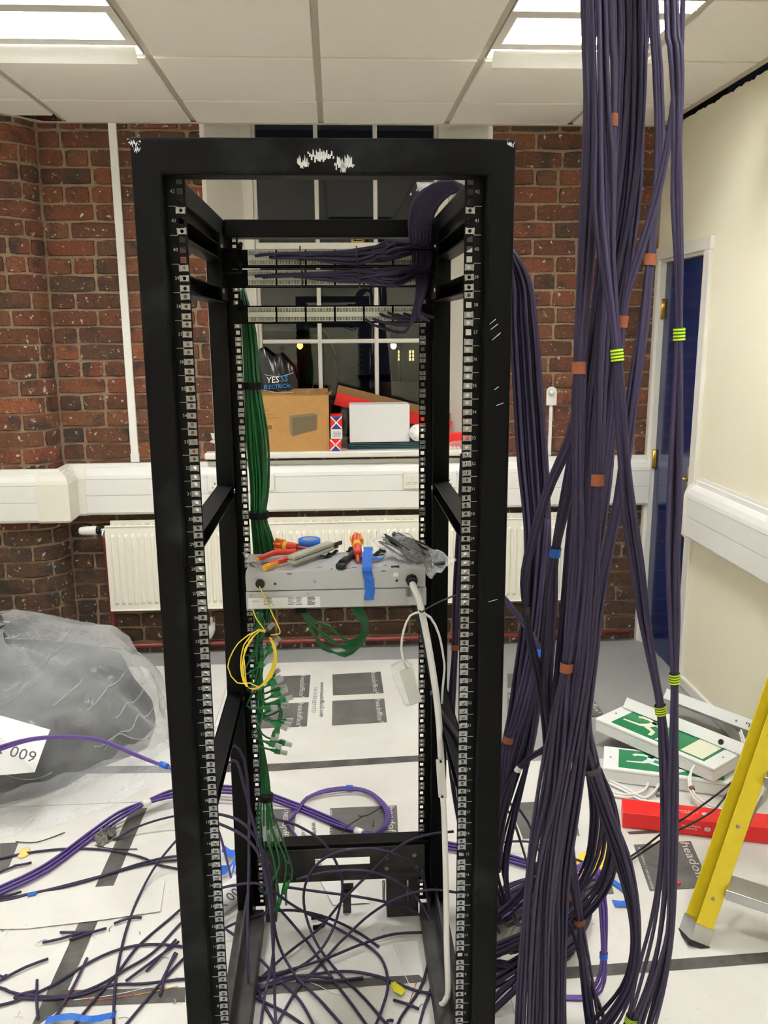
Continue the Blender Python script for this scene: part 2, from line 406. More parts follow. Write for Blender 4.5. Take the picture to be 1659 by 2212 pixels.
for i in range(len(xs)-1):
    for j in range(len(ys)-1):
        x0, x1, y0, y1 = xs[i], xs[i+1], ys[j], ys[j+1]
        if any(abs(x0-a) < .02 and abs(y0-b) < .02 for a, b in LIGHTS+OPEN): continue
        if x0 < -1.3 and y1 > 4.3: y1 = 4.25 if x1 < -1.2 else y1
        MB().box(x0+.0125, x1-.0125, y0+.0125, y1-.0125, CZ-.0055, CZ+.014).build('ceiling_tile', MT['tile'], ceil, bev=.004, seg=1)
m = MB()                                                 # edge angle along the walls and round the brick pier
m.box(-1.36, RX-.02, WY-.026, WY-.002, CZ-.008, CZ-.004); m.box(LX, -1.47, 4.185, 4.211, CZ-.008, CZ-.004)
m.prism([(-1.47, 4.185, CZ-.008), (-1.335, WY-.026, CZ-.008), (-1.36, WY-.004, CZ-.008), (-1.49, 4.211, CZ-.008)], (0, 0, .004))
m.box(RX-.045, RX-.018, FY, WY-.03, CZ-.008, CZ-.004)
m.build('edge_angle', MT['tgrid'], ceil)

# ---- recessed louvre lights
def ceiling_light(x0, y0, label):
    t = empty('ceiling_light', (x0+.3, y0+.3, CZ), label, 'ceiling light', 'recessed louvre lights')
    xa, xb, ya, yb = x0+.014, x0+.586, y0+.014, y0+.586
    m = MB(); m.box(xa, xb, ya, yb, CZ+.075, CZ+.08)
    for a in ((xa, xa+.003, ya, yb), (xb-.003, xb, ya, yb), (xa, xb, ya, ya+.003), (xa, xb, yb-.003, yb)): m.box(*a, CZ-.002, CZ+.078)
    m.build('pan', MT['gloss_white'], t)
    MB().box(xa+.03, xb-.03, ya+.17, yb-.15, CZ+.045, CZ+.05).build('diffuser', MT['lamp'], t)
    for yy in (ya+.07, yb-.075): MB().box(xa+.01, xb-.01, yy-.02, yy+.02, CZ+.058, CZ+.062).build('tube', MT['lamp'], t)
    m = MB()
    for k in range(11):
        xx = xa+.03+k*(xb-xa-.06)/10; m.box(xx-.0006, xx+.0006, ya+.17, yb-.15, CZ+.004, CZ+.042)
    for k in range(4):
        yy = ya+.17+k*(yb-ya-.32)/3; m.box(xa+.03, xb-.03, yy-.001, yy+.001, CZ+.004, CZ+.042)
    m.build('louvre', MT['alu'], t)
    m = MB(); m.box(xa+.004, xb-.004, ya+.11, ya+.17, CZ, CZ+.006); m.box(xa+.004, xb-.004, yb-.15, yb-.09, CZ, CZ+.006)
    m.box(xa+.004, xa+.03, ya+.17, yb-.15, CZ, CZ+.006); m.box(xb-.03, xb-.004, ya+.17, yb-.15, CZ, CZ+.006)
    m.build('louvre_frame', MT['gloss_white'], t)
    M1 = Matrix.Translation((0, yb-.082, CZ)) @ Matrix.Rotation(-.95, 4, 'X'); M2 = Matrix.Translation((0, ya+.085, CZ+.01)) @ Matrix.Rotation(.5, 4, 'X')
    MB().box(xa+.012, xb-.012, 0, .058, -.001, .001, M1).build('side_wing', MT['gloss_white'], t)
    MB().box(xa+.012, xb-.012, -.05, 0, -.001, .001, M2).build('side_wing', MT['gloss_white'], t)
for i, (x, y) in enumerate(LIGHTS):
    ceiling_light(x, y, ('lit square louvre ceiling light in the tile grid over the brick pier side', 'lit square louvre ceiling light partly behind the hanging purple cables')[i] if i < 2
                  else 'lit square louvre ceiling light further back in the room')

# ---- brick wall
CH, ZJ = .0825, 1.045
wall = MB()
wall.box(LX, -.60, WY+.009, WY+.4, 0, CZ+.2); wall.box(.765, RX+.3, WY+.009, WY+.4, 0, CZ+.2); wall.box(-.60, .765, WY+.009, WY+.4, 0, 1.044)
arc = [(-1.545+.151*math.sin(a*PI/16), WY-.151*math.cos(a*PI/16)) for a in range(9)]
prof = [(LX, WY+.02), (LX, WY-.151)] + arc + [(-1.394, WY+.02)]
wall.prism([(x, y, 0) for x, y in prof], (0, 0, CZ+.02))
wall = struct(wall.build('wall_back', MT['mortar']), 'old red brick wall with pale mortar and a rounded pier', 'brick wall')

def brick_mesh(L, rnd, bend=None):
    """a worn brick face: outline ring set back in the joint, ring at the face edge, front ring"""
    h = CH-.010; n = 4 if L > .15 else 3
    top = [(-L/2+L*i/n, h/2) for i in range(n+1)]; ring = top + [(L/2, 0)] + [(x, -h/2) for x, _ in top[::-1]] + [(-L/2, 0)]
    m = MB(); k = len(ring)
    def put(scale, y, j):
        for x, z in ring:
            cx = x - math.copysign(scale, x) if abs(x) > L/2-.001 else x
            cz = z - math.copysign(scale, z) if abs(z) > h/2-.001 else z
            if abs(x) > L/2-.001 and abs(z) > h/2-.001: cx -= math.copysign(.004, x); cz -= math.copysign(.003, z)
            p = (cx + rnd.uniform(-j, j), y + rnd.uniform(-j, j)*.4, cz + rnd.uniform(-j, j))
            m.v.append(bend(p) if bend else p)
    put(0, .03, 0); put(.0, .004, .0025); put(.003, -.001, .0018)
    for r_ in range(2):
        for i in range(k):
            j = (i+1) % k; m._f((r_*k+i, (r_+1)*k+i, (r_+1)*k+j, r_*k+j))
    # front surface as strips so bent bricks stay round
    b = 2*k; nn = n+1
    for i in range(n):
        t0, t1, b0, b1 = b+i, b+i+1, b+nn+1+(nn-1-i), b+nn+1+(nn-2-i)
        m._f((t0, b0, b1, t1))
    m._f((b+n, b+nn+1, b+n+1)); m._f((b, b+k-1, b+k-2))
    return m
rb = random.Random(21)
VAR = {}
for kind, L in (('s', .226), ('h', .106), ('c', .06)):
    VAR[kind] = [(L, brick_mesh(L, rb).mesh('brick', MT['brick'])) for _ in range(7)]
nb = 0; STUFF = MB()
def visible(x0, x1, z0, z1):
    if z0 > CZ-.01 or z0 < -.05: return False
    if z0 > .79 and z1 < 1.02 : return False                       # behind the trunking
    if x0 > -1.13 and x1 < 1.14 and z0 > .32 and z1 < .69: return False  # behind the radiator
    if x1 > -.59 and x0 < .755 and z1 > 1.05: return False
    return True
def lay(xa, xb, k):
    """bricks of course k between xa and xb (gaps included)"""
    global nb
    z0 = ZJ + k*CH; x = xa; zc = z0+CH/2; first = True; prev = 'h'
    while x < xb-.03:
        kind = rb.choice('sshsh') if prev != 'h' else rb.choice('ssssh')
        if first and k % 2: kind = 'h'
        first = False
        L = {'s': rb.uniform(.222, .25), 'h': rb.uniform(.105, .125)}[kind]
        if xb-(x+L) < .05: L = xb-x
        if L > .27: L = .135; kind = 'h'
        if L < .09: kind = 'c'
        if visible(x, x+L, z0, z0+CH):
            base, me = rb.choice(VAR[kind])
            zc2 = zc
            M = Matrix.Translation((x+L/2, WY+rb.uniform(-.002, .003), zc2+rb.uniform(-.0015, .0015))) @ Matrix.Rotation(rb.uniform(-.008, .008), 4, 'Y') @ Matrix.Diagonal(((L-.010)/base, 1, 1, 1))
            if nb < 288:
                inst(me, 'brick', wall, None, M=M); nb += 1
            else:
                b0 = len(STUFF.v); STUFF.v += [tuple(M @ v.co) for v in me.vertices]
                for p in me.polygons: STUFF._f(tuple(b0+i for i in p.vertices))
        prev = kind; x += L
def pier_pt(s):
    """profile of the pier: s measured leftwards-to-right, 0 at the start of the curve"""
    if s < 0: return Vector((-1.545+s, WY-.16, 0)), Vector((0, -1, 0))
    a = min(s/.16, PI/2); return Vector((-1.545+.16*math.sin(a), WY-.16*math.cos(a), 0)), Vector((math.sin(a), -math.cos(a), 0))
def lay_pier(k):
    global nb
    z0 = ZJ + k*CH; zc = z0+CH/2; s = .251 - rb.choice((0, .01)); first = True
    if z0 > .79 and z0+CH < 1.02 or z0 > CZ-.01 or z0 < -.05: return
    while s > -.62:
        L = rb.uniform(.22, .25) if (rb.random() < .68 and not (first and k % 2)) else rb.uniform(.1, .13)
        first = False; mid = s-L/2
        def bend(p):
            c, n = pier_pt(mid+p[0]); q = c - n*p[1]; return (q.x, q.y, zc+p[2])
        m = brick_mesh(L-.010, rb, bend)
        if mid > -.36 and nb < 288:
            # keep the vertices near the object's own origin
            c = Vector((-1.545+mid*.8, WY-.1, zc)); m.v = [tuple(Vector(v)-c) for v in m.v]
            o = m.build('brick', MT['brick']); o.location = c; par(o, wall); nb += 1
        else:
            b0 = len(STUFF.v); STUFF.v += m.v
            for f in m.f: STUFF._f(tuple(b0+i for i in f))
        s -= L
for k in range(19, -14, -1):
    z0 = ZJ+k*CH
    if z0 > 1.0:
        lay_pier(k); lay(-1.385, -.60, k); lay(.765, RX-.005, k)
    else:
        lay_pier(k); lay(-1.385, RX-.005, k)
if STUFF.v:
    so = STUFF.build('brick', MT['brick'], wall); so['kind'] = 'stuff'

# ---- window with splayed white lining
win = struct(empty('window_1', (.07, WY+.26, 1.07)), 'white sash window with small panes, dark night outside', 'window')
m = MB()
for (xa, xb) in ((-.60, -.452), (.765, .602)):
    s = -1 if xa < 0 else 1
    m.prism([(xa, WY-.006, 1.06), (xb, WY+.25, 1.06), (xb+s*.02, WY+.25, 1.06), (xa+s*.02, WY-.006, 1.06)], (0, 0, CZ-1.02))
m.build('reveal_lining', MT['white'], win)
m = MB(); yf = WY+.25
for s, xa, xb in ((-1, -.452, -.402), (1, .602, .552)):
    m.box(min(xa, xb)-(.03 if s < 0 else 0), max(xa, xb)+(.03 if s > 0 else 0), yf, yf+.10, 1.06, CZ+.1)
    m.box(min(xb, xb-s*.018), max(xb, xb-s*.018), yf+.03, yf+.09, 1.06, CZ+.1)
m.box(-.46, .61, yf+.0, yf+.1, 1.05, 1.10)
m.build('box_frame', MT['gloss_white'], win, bev=.004)
GYp = yf+.06
bars = MB()
for x in (-.077, .228): MB().box(x-.011, x+.011, GYp-.022, GYp+.02, 1.10, CZ+.1).build('glazing_bar', MT['gloss_white'], win, bev=.006)
for z, h in ((1.622, .011), (2.618, .011)): MB().box(-.385, .535, GYp-.021, GYp+.019, z-h, z+h).build('glazing_bar', MT['gloss_white'], win, bev=.006)
MB().box(-.40, .55, GYp-.04, GYp+.02, 2.095, 2.128).build('meeting_rail', MT['gloss_white'], win, bev=.004)
m = MB(); m.box(.10, .16, GYp-.045, GYp-.02, 2.128, 2.134); m.cyl((.105, GYp-.035, 2.134), (.105, GYp-.035, 2.152), .010); m.tube([(.105, GYp-.035, 2.145), (.15, GYp-.04, 2.142), (.165, GYp-.045, 2.136)], .005)
m.build('sash_catch', MT['brass'], win)
gx = [-.385, -.077, .228, .535]; gz = [1.10, 1.622, 2.112, 2.618, CZ+.1]
for i in range(3):
    for j in range(4): MB().box(gx[i], gx[i+1], GYp-.001, GYp+.001, gz[j], gz[j+1]).build('pane', MT['glass'], win)
MB().box(-.60, .765, WY+.0, WY+.36, CZ+.1, CZ+.12).build('head_board', MT['white'], win)
sill = MB().box(-.665, .875, WY-.075, WY+.262, 1.045, 1.077).build('trim_1', MT['gloss_white'], bev=.008, seg=3); struct(sill, 'white painted window board under the sash window', 'window sill')

# ---- right wall, ragged at the top, with the blue door
rw = MB(); y = FY; pts = [(RX, FY, 0), (RX, 3.81, 0), (RX, 3.81, 2.0), (RX, 4.32, 2.0), (RX, 4.32, 0), (RX, WY+.02, 0)]
yy = WY+.02
while yy > FY:
    pts.append((RX, yy, 2.6245+R.uniform(-.003, .003) - (.006 if R.random() < .1 else 0))); yy -= R.uniform(.012, .03)
pts.append((RX, FY, 2.62))
rw.prism([Vector(p) for p in pts], (.12, 0, 0))
struct(rw.build('wall_right', MT['cream_wall']), 'cream painted right wall with a dark ragged gap under the ceiling', 'wall')
struct(MB().box(LX-.1, LX, FY, WY+.3, 0, CZ+.2).build('wall_left', MT['cream_wall']), 'cream painted wall out of view on the far side of the pier', 'wall')
struct(MB().box(LX, RX+.2, FY-.1, FY, 0, CZ+.2).build('wall_front', MT['cream_wall']), 'cream painted wall behind the camera', 'wall')
door = struct(empty('door_1', (RX, 4.07, 0)), 'dark blue gloss door in a white frame beside the brick wall', 'door')
MB().box(RX+.022, RX+.062, 3.815, 4.316, .012, 1.996).build('door_leaf', MT['blue_door'], door, bev=.002)
m = MB(); m.box(RX-.016, RX+.02, 3.735, 3.80, 0, 2.0118); m.box(RX-.016, RX+.02, 4.332, WY-.003, 0, 2.0118); m.box(RX-.016, RX+.02, 3.735, WY-.003, 2.012, 2.07)
m.build('architrave', MT['gloss_white'], door, bev=.004)
m = MB(); m.box(RX-.002, RX+.08, 3.797, 3.813, 0, 2.012); m.box(RX-.002, RX+.08, 4.318, 4.334, 0, 2.012); m.box(RX-.001, RX+.08, 3.8135, 4.3175, 1.998, 2.011)
m.build('door_lining', MT['gloss_white'], door)
for z in (1.773, 1.012):
    m = MB(); m.cyl((RX+.012, 4.316, z-.05), (RX+.012, 4.316, z+.05), .007, 8); m.box(RX+.014, RX+.02, 4.29, 4.316, z-.05, z+.05)
    m.build('hinge', MT['brass'], door)
m = MB(); m.box(RX+.012, RX+.022, 3.835, 3.875, .93, 1.04); m.cyl((RX+.02, 3.855, .985), (RX-.03, 3.855, .985), .009); m.tube([(RX-.03, 3.855, .985), (RX-.036, 3.88, .985), (RX-.034, 3.97, .983)], .008)
m.build('lever_handle', MT['brass'], door)
struct(MB().box(RX-.018, RX, FY, 3.733, 0, .055).build('baseboard_right', MT['gloss_white'], bev=.008), 'white skirting board along the cream wall', 'skirting board')
struct(MB().box(RX-.006, RX, FY, 3.70, .985, 1.02).build('trim_2', MT['gloss_white'], bev=.002), 'white rail on the cream wall above the trunking', 'trim')

# ---- dado trunking
TP = [(0, .762), (.052, .768), (.062, .778), (.062, .955), (.060, .966), (.050, .99), (.030, 1.003), (.018, 1.004), (.018, 1.028), (0, 1.028)]
def offset_path(path, d):
    """offset a plan polyline towards the room (right-hand side when walking the path)"""
    out = []; n = len(path)
    for i in range(n):
        p = Vector(path[i]); ns = []
        if i > 0: a = (p-Vector(path[i-1])).normalized(); ns.append(Vector((a.y, -a.x)))
        if i < n-1: a = (Vector(path[i+1])-p).normalized(); ns.append(Vector((a.y, -a.x)))
        if len(ns) == 1: out.append(p+ns[0]*d)
        else:
            b = (ns[0]+ns[1]).normalized(); out.append(p + b*(d/max(.3, b.dot(ns[0]))))
    return out
def trunk_strip(path, sect, name, m, parent, cap=True, smooth=False):
    mb = MB(); k = len(sect); n = len(path); offs = [offset_path(path, d) for d, z in sect]
    for i in range(n):
        for j, (d, z) in enumerate(sect): mb.v.append((offs[j][i].x, offs[j][i].y, z))
    for i in range(n-1):
        for j in range(k):
            j2 = (j+1) % k; mb._f((i*k+j, i*k+j2, (i+1)*k+j2, (i+1)*k+j))
    mb._f(tuple(range(k))); mb._f(tuple((n-1)*k+j for j in range(k))[::-1])
    return mb.build(name, m, parent)
def trunking(path, zo, label, seams=(), corners=()):
    t = empty('dado_trunking', (path[0][0], path[0][1], .76+zo), label, 'trunking', None)
    sec = [(0, .764), (.05, .770), (.056, .78), (.056, .95), (.05, .975), (.03, .998), (.018, 1.0), (.018, 1.026), (0, 1.026)]
    trunk_strip(path, [(d, z+zo) for d, z in sec], 'trunking_body', MT['plastic_white'], t)
    trunk_strip(path, [(.05, .765+zo), (.058, .770+zo), (.063, .780+zo), (.063, .8675+zo), (.056, .8675+zo), (.05, .775+zo)], 'lower_lid', MT['plastic_white'], t)
    trunk_strip(path, [(.056, .8695+zo), (.063, .8695+zo), (.063, .9505+zo), (.056, .9505+zo)], 'middle_lid', MT['plastic_white'], t)
    trunk_strip(path, [(.056, .9525+zo), (.063, .9525+zo), (.060, .970+zo), (.050, .992+zo), (.033, 1.005+zo), (.019, 1.006+zo), (.019, .999+zo), (.03, .997+zo), (.05, .974+zo)], 'upper_lid', MT['plastic_white'], t)
    for (a, b) in seams:   # moulded corner and joint covers: short straight or bent sleeves
        trunk_strip(b, [(.04, .760+zo), (.06, .765+zo), (.068, .776+zo), (.068, .957+zo), (.064, .974+zo), (.053, .997+zo), (.034, 1.010+zo), (.018, 1.011+zo), (.018, .99+zo), (.05, .78+zo)], a, MT['plastic_cream'], t)
    return t
BP = [(-2.9, 4.215), (-1.372, 4.215), (-1.372, WY), (RX-.002, WY)]
trunking(BP, 0, 'white plastic dado trunking running along the brick wall and round the pier',
         seams=[('outside_corner', [(-1.46, 4.215), (-1.372, 4.215), (-1.372, 4.29)]), ('inside_corner', [(-1.372, 4.31), (-1.372, WY), (-1.27, WY)])])
trunking([(RX-.001, 3.70), (RX-.001, FY+.05)], -.02, 'white plastic dado trunking on the cream wall beside the blue door', seams=[('end_cap', [(RX-.001, 3.708), (RX-.001, 3.685)])])

def plate(px0, px1, py0, py1, kind, label):
    a = AY(px0, (py0+py1)/2, WY-.065); b = AY(px1, (py0+py1)/2, WY-.065); z0 = AY((px0+px1)/2, py1, WY-.065).z; z1 = AY((px0+px1)/2, py0, WY-.065).z
    c = (a+b)/2; wd = b.x-a.x; y = WY-.0645; zc = (z0+z1)/2; h = z1-z0
    t = empty('wall_socket' if kind != 'data' else 'data_outlet', (c.x, y, zc), label, 'socket' if kind != 'data' else 'data outlet', 'outlets on the trunking')
    mm = MT['plastic_white'] if kind != 'data' else MT['plastic_cream']
    MB().box(c.x-wd/2, c.x+wd/2, y-.011, y, zc-h/2, zc+h/2).build('plate', mm, t, bev=.004)
    if kind == 'data':
        for s in (-1, 1):
            MB().box(c.x+s*.017-.013, c.x+s*.017+.013, y-.0135, y-.010, zc-.022, zc+.022).build('shutter', mm, t, bev=.001)
            MB().box(c.x+s*.017-.008, c.x+s*.017+.008, y-.0142, y-.0134, zc-.014, zc-.012).build('shutter_slot', MT['black'], t)
    else:
        for s in ((-1, 1) if kind == 'double' else (0,)):
            x = c.x + s*wd*.24
            MB().box(x+s*.0-.009, x+.009, y-.016, y-.010, zc+.006, zc+.03).build('rocker_switch', mm, t, bev=.002)
            m = MB(); m.box(x-.003, x+.003, y-.0115, y-.0105, zc-.008, zc-.001)
            for q in (-1, 1): m.box(x+q*.011-.003, x+q*.011+.003, y-.0115, y-.0105, zc-.026, zc-.022)
            m.build('pin_hole', MT['black'], t)
    return t
plate(448, 511, 1024, 1061, 'double', 'white double wall socket on trunking behind the rack, beside the window board end')
plate(531, 593, 1023, 1060, 'double', 'white double wall socket on trunking behind the green cable bundle')
plate(871, 908, 1018, 1055, 'data', 'cream twin data outlet on the trunking under the white boxes')
plate(925, 986, 1017, 1053, 'double', 'white double wall socket on trunking next to the cream data outlet')

# ---- vertical mini trunking on the brick
cd = empty('cable_cover', (-1.025, WY, 1.03), 'narrow white vertical cable cover on the brick wall from ceiling to trunking', 'cable cover')
MB().box(-1.043, -1.005, WY-.018, WY-.001, 1.07, CZ-.006).build('cover', MT['plastic_white'], cd, bev=.003)
MB().box(-1.046, -1.002, WY-.021, WY-.001, 1.03, 1.075).build('end_sleeve', MT['plastic_white'], cd, bev=.003)

# ---- radiator, valve and pipes
ra = AY(233, 1225, 4.27).x; rb_ = AY(1222, 1225, 4.27).x; rz0, rz1 = .272, .717
rad = empty('radiator', ((ra+rb_)/2, 4.29, rz0), 'long cream double panel radiator under the trunking', 'radiator')
def rad_panel(y, dz=0):
    m = MB(); n = int((rb_-ra-.03)/.0335)
    xs_ = []
    m.box(ra, rb_, y, y+.012, rz0+dz, rz1+dz)
    for i in range(n):
        x = ra+.022+i*(rb_-ra-.044)/n+.004; wv = .0105
        m.prism([(x, y, rz0+.035), (x+2*wv, y, rz0+.035), (x+1.5*wv, y-.007, rz0+.05), (x+.5*wv, y-.007, rz0+.05)], (0, 0, .0001))
        b = len(m.v)
        for z, q in ((rz0+.03, 0), (rz0+.045, 1), (rz1-.055, 1), (rz1-.04, 0)):
            for xx, d in ((x, 0), (x+.5*wv, -.007*q), (x+1.5*wv, -.007*q), (x+2*wv, 0)): m.v.append((xx, y+d-.0002, z+dz))
        for r_ in range(3):
            for c_ in range(3): a = b+r_*4+c_; m._f((a, a+1, a+5, a+4))
    return m
rad_panel(4.262).build('front_panel', MT['radiator'], rad)
MB().box(ra+.01, rb_-.01, 4.335, 4.347, rz0, rz1+.014).build('rear_panel', MT['radiator'], rad)
m = MB(); m.box(ra, rb_, 4.258, 4.276, rz1-.004, rz1+.004); m.box(ra, rb_, 4.258, 4.276, rz0-.004, rz0+.004)
m.build('panel_rim', MT['radiator'], rad, bev=.003)
m = MB()
for i in range(60): x = ra+.02+i*(rb_-ra-.04)/60; m.box(x, x+.012, 4.276, 4.335, rz1-.006, rz1-.003)
m.build('top_grille', MT['radiator'], rad)
vz = AY(215, 1146, 4.29).z; vx = AY(222, 1146, 4.29).x
tv = empty('radiator_valve', (vx, 4.29, vz), 'white thermostatic valve head at the end of the cream radiator', 'radiator valve')
MX = Matrix.Translation((vx, 4.29, vz)) @ Matrix.Rotation(-PI/2, 4, 'Y')
MB().lathe([(.0, .118), (.016, .117), (.020, .108), (.022, .085), (.024, .05), (.024, .03)][::-1], 18, MX).build('valve_head', MT['plastic_white'], tv)
MB().lathe([(.019, .03), (.02, .018), (.013, .016)], 14, MX).build('collar', MT['black'], tv)
m = MB(); m.cyl((vx-.02, 4.29, vz), (ra+.01, 4.30, vz), .011); m.cyl((vx, 4.29, vz), (vx, 4.29, vz-.045), .012); m.cyl((vx+.012, 4.29, vz), (vx+.03, 4.29, vz), .016, 6); m.build('valve_body', MT['chrome'], tv)
px_ = MB().tube(spline([(vx, 4.29, vz-.04), (vx+.006, 4.30, vz-.10), (vx+.008, 4.31, vz-.25), (vx+.01, 4.31, .10)]), .0125, 10).build('heating_pipe', MT['red_pipe'])
tag(px_, 'dark red painted vertical pipe feeding the radiator valve', 'pipe')
pz = AY(700, 1384, 4.33).z
o = MB().tube([(-3.2, 4.155, pz+.01), (-1.40, 4.155, pz+.01), (-1.33, 4.17, pz+.01), (-1.31, 4.3, pz+.005), (-1.25, 4.335, pz), (0, 4.335, pz), (RX-.06, 4.335, pz)], .0125, 10).build('heating_pipe', MT['red_pipe'])
tag(o, 'long dark red heating pipe along the foot of the brick wall', 'pipe')
a = AY(456, 1360, 4.32)
t = empty('pipe_fitting', a, 'plastic-wrapped white fitting on the brick below the radiator', 'pipe fitting')
MB().lathe([(.012, -.05), (.02, -.045), (.024, -.02), (.021, .01), (.012, .03), (.008, .045)], 10, Matrix.Translation(a) @ Matrix.Rotation(.4, 4, 'Y')).build('wrap', film_mat('crumpled film', (235, 235, 232), .6), t)
MB().cyl(a+Vector((0, .02, -.03)), a+Vector((0, .03, .06)), .008).build('stub', MT['plastic_white'], t)

# ---- small arched white unit on the brick by the door, with its cable cover
a = AY(1191, 855, WY-.01)
sw = empty('call_point', a, 'small arched white unit with a round knob on the brick wall', 'wall unit')
ox = [(-.027, -.048), (.027, -.048), (.027, .02)] + [(.027*math.cos(t*PI/8), .02+.027*math.sin(t*PI/8)) for t in range(1, 8)] + [(-.027, .02)]
MB().prism([(a.x+x, WY-.02, a.z+z) for x, z in ox], (0, .018, 0)).build('back_plate', MT['plastic_white'], sw, bev=.002)
MB().lathe([(.0, .022), (.010, .02), (.015, .012), (.016, 0)][::-1], 16, Matrix.Translation((a.x-.004, WY-.02, a.z+.018)) @ Matrix.Rotation(PI/2, 4, 'X')).build('knob', MT['plastic_cream'], sw)
MB().box(a.x-.008, a.x+.008, WY-.012, WY-.001, 1.03, a.z-.048).build('cable_strip', MT['plastic_white'], sw)

# ---- night outside
struct(MB().box(-60, 60, WY+.5, 90, -3.2, -3.0).build('street', mat('dark asphalt', (40, 40, 42), .6)), 'dark street outside the window', 'street')
def street_lamp(px, py, Y, label, c, s):
    p = AY(px, py, Y); t = empty('street_lamp', (p.x, Y+1, -3), label, 'street lamp')
    MB().cyl((p.x+.3, Y+.6, -3), (p.x+.3, Y+.6, p.z+.15), .04, 8).build('post', MT['black'], t)
    MB().tube([(p.x+.3, Y+.6, p.z+.13), (p.x, Y-.02, p.z+.13)], .03, 6).build('arm', MT['black'], t)
    k_ = Y/34; MB().lathe([(.02*k_, -.12*k_), (.1*k_, -.05*k_), (.12*k_, .03*k_), (.09*k_, .1*k_)], 12, Matrix.Translation((p.x, Y, p.z))).build('bulb', emit_mat('lamp glow', c, s), t)
street_lamp(648, 748, 12.5, 'orange street lamp glowing outside the middle window panes', (255, 150, 60), 5)
street_lamp(850, 748, 30, 'white street lamp glowing outside near the rear rack post', (255, 215, 170), 6)
bd = empty('night_building', (0, 40, -3), 'dim building with two lit windows seen through the glass', 'building')
p0, p1 = AY(858, 730, 40), AY(985, 960, 40)
MB().box(p0.x, p1.x+4, 40, 44, -3, p0.z+.6).build('wall', mat('night stone', (92, 100, 112), .9), bd)
lw = emit_mat('lit room', (255, 214, 140), 1.1)
for (x0, x1, y0, y1) in ((860, 868, 757, 779), (884, 894, 757, 779)):
    a, b = AY(x0, y0, 39.95), AY(x1, y1, 39.95); MB().box(a.x, b.x, 39.93, 39.99, b.z, a.z).build('window', lw, bd)
    xm = (a.x+b.x)/2; f_ = MB(); f_.box(xm-.03, xm+.03, 39.9, 39.93, b.z, a.z)
    for q in (.33, .66): f_.box(a.x, b.x, 39.9, 39.93, b.z+(a.z-b.z)*q-.02, b.z+(a.z-b.z)*q+.02)
    f_.build('glazing_bar', MT['gloss_white'], bd)
car = empty('parked_car', (AY(622, 795, 14).x, 14, -3), 'dark parked car with red tail lamps in the street', 'car')
c = AY(622, 794, 14); gl = c.z-.85
MB().prism([(c.x-.8, 14.05, gl+.3), (c.x+.8, 14.05, gl+.3), (c.x+.8, 14.05, gl+.95), (c.x+.6, 14.05, gl+1.45), (c.x-.6, 14.05, gl+1.45), (c.x-.8, 14.05, gl+.95)], (0, 3.8, 0)).build('body', mat('dark car paint', (22, 24, 30), .3), car, bev=.08)
for s in (-1, 1):
    MB().cyl((c.x+s*.62, 14.5, gl+.3), (c.x+s*.82, 14.5, gl+.3), .3, 14).build('wheel', MT['black'], car)
    MB().cyl((c.x+s*.62, 17.2, gl+.3), (c.x+s*.82, 17.2, gl+.3), .3, 14).build('wheel', MT['black'], car)
for px, py in ((617, 790), (627, 798)):
    q = AY(px, py, 14); MB().box(q.x-.03, q.x+.03, 14.0, 14.06, q.z-.025, q.z+.025).build('tail_lamp', emit_mat('red tail lamp', (255, 40, 60), 12), car)
struct(MB().box(c.x-12, c.x+12, 12, 24, gl-.2, gl).build('trim_3', mat('raised street', (38, 38, 40), .5)), 'raised dark roadway outside', 'road')
# ================================================================== THE RACK
RC, RY, RZ, RD = -.008, 1.4444, .056, .752      # rail plane centre, front rail plane, bottom of unit 1, rail to rail
MT['powder'] = mat('black powder coat with dust', (4, 4, 5), .5, spec=.12, c2=(50, 52, 55), vscale=4, mixlo=.53, mixhi=.85, bump=.12, bscale=500)
MT['powder2'] = mat('black painted steel', (4, 4, 5), .45, spec=.14, bump=.1, bscale=500)
MT['powder_dusty'] = mat('dusty black base channel', (32, 31, 29), .6, c2=(70, 68, 63), vscale=12, mixlo=.4, mixhi=.8)
MT['ink'] = mat('white ink', (188, 188, 186), .6)
MT['scuff'] = mat('white paint scuff', (214, 216, 216), .6)
rack = empty('equipment_rack', (RC, RY+.37, 0), 'tall black open frame equipment rack with numbered rails of cage nuts', 'rack')
fy = RY-.03; by = RY+RD+.035; zt = 1.976
xo, xi = .30, .2545
def rbox(name, x0, x1, y0, y1, z0, z1, m='powder2', bev=.003): return MB().box(RC+x0, RC+x1, y0, y1, z0, z1).build(name, MT[m], rack, bev=bev)
MB().prism([(RC-xo, fy, 0), (RC-xi, fy, 0), (RC-xi, fy, 1.921), (RC+xi, fy, 1.921), (RC+xi, fy, 0), (RC+xo, fy, 0), (RC+xo, fy, zt), (RC-xo, fy, zt)], (0, .05, 0)).build('front_frame', MT['powder'], rack, bev=.005)
for s in (-1, 1):
    a, b = sorted((s*xo, s*xi))
    rbox('front_post', a, b, fy+.05, fy+.075, .0, 1.947, 'powder2', 0)
    rbox('rear_post', a, b, by-.06, by, .0, 1.947)
    rbox('top_side_beam', a, b, fy+.075, by-.06, 1.905, 1.947)
rbox('top_rear_beam', -xi, xi, by-.05, by, 1.905, 1.947)
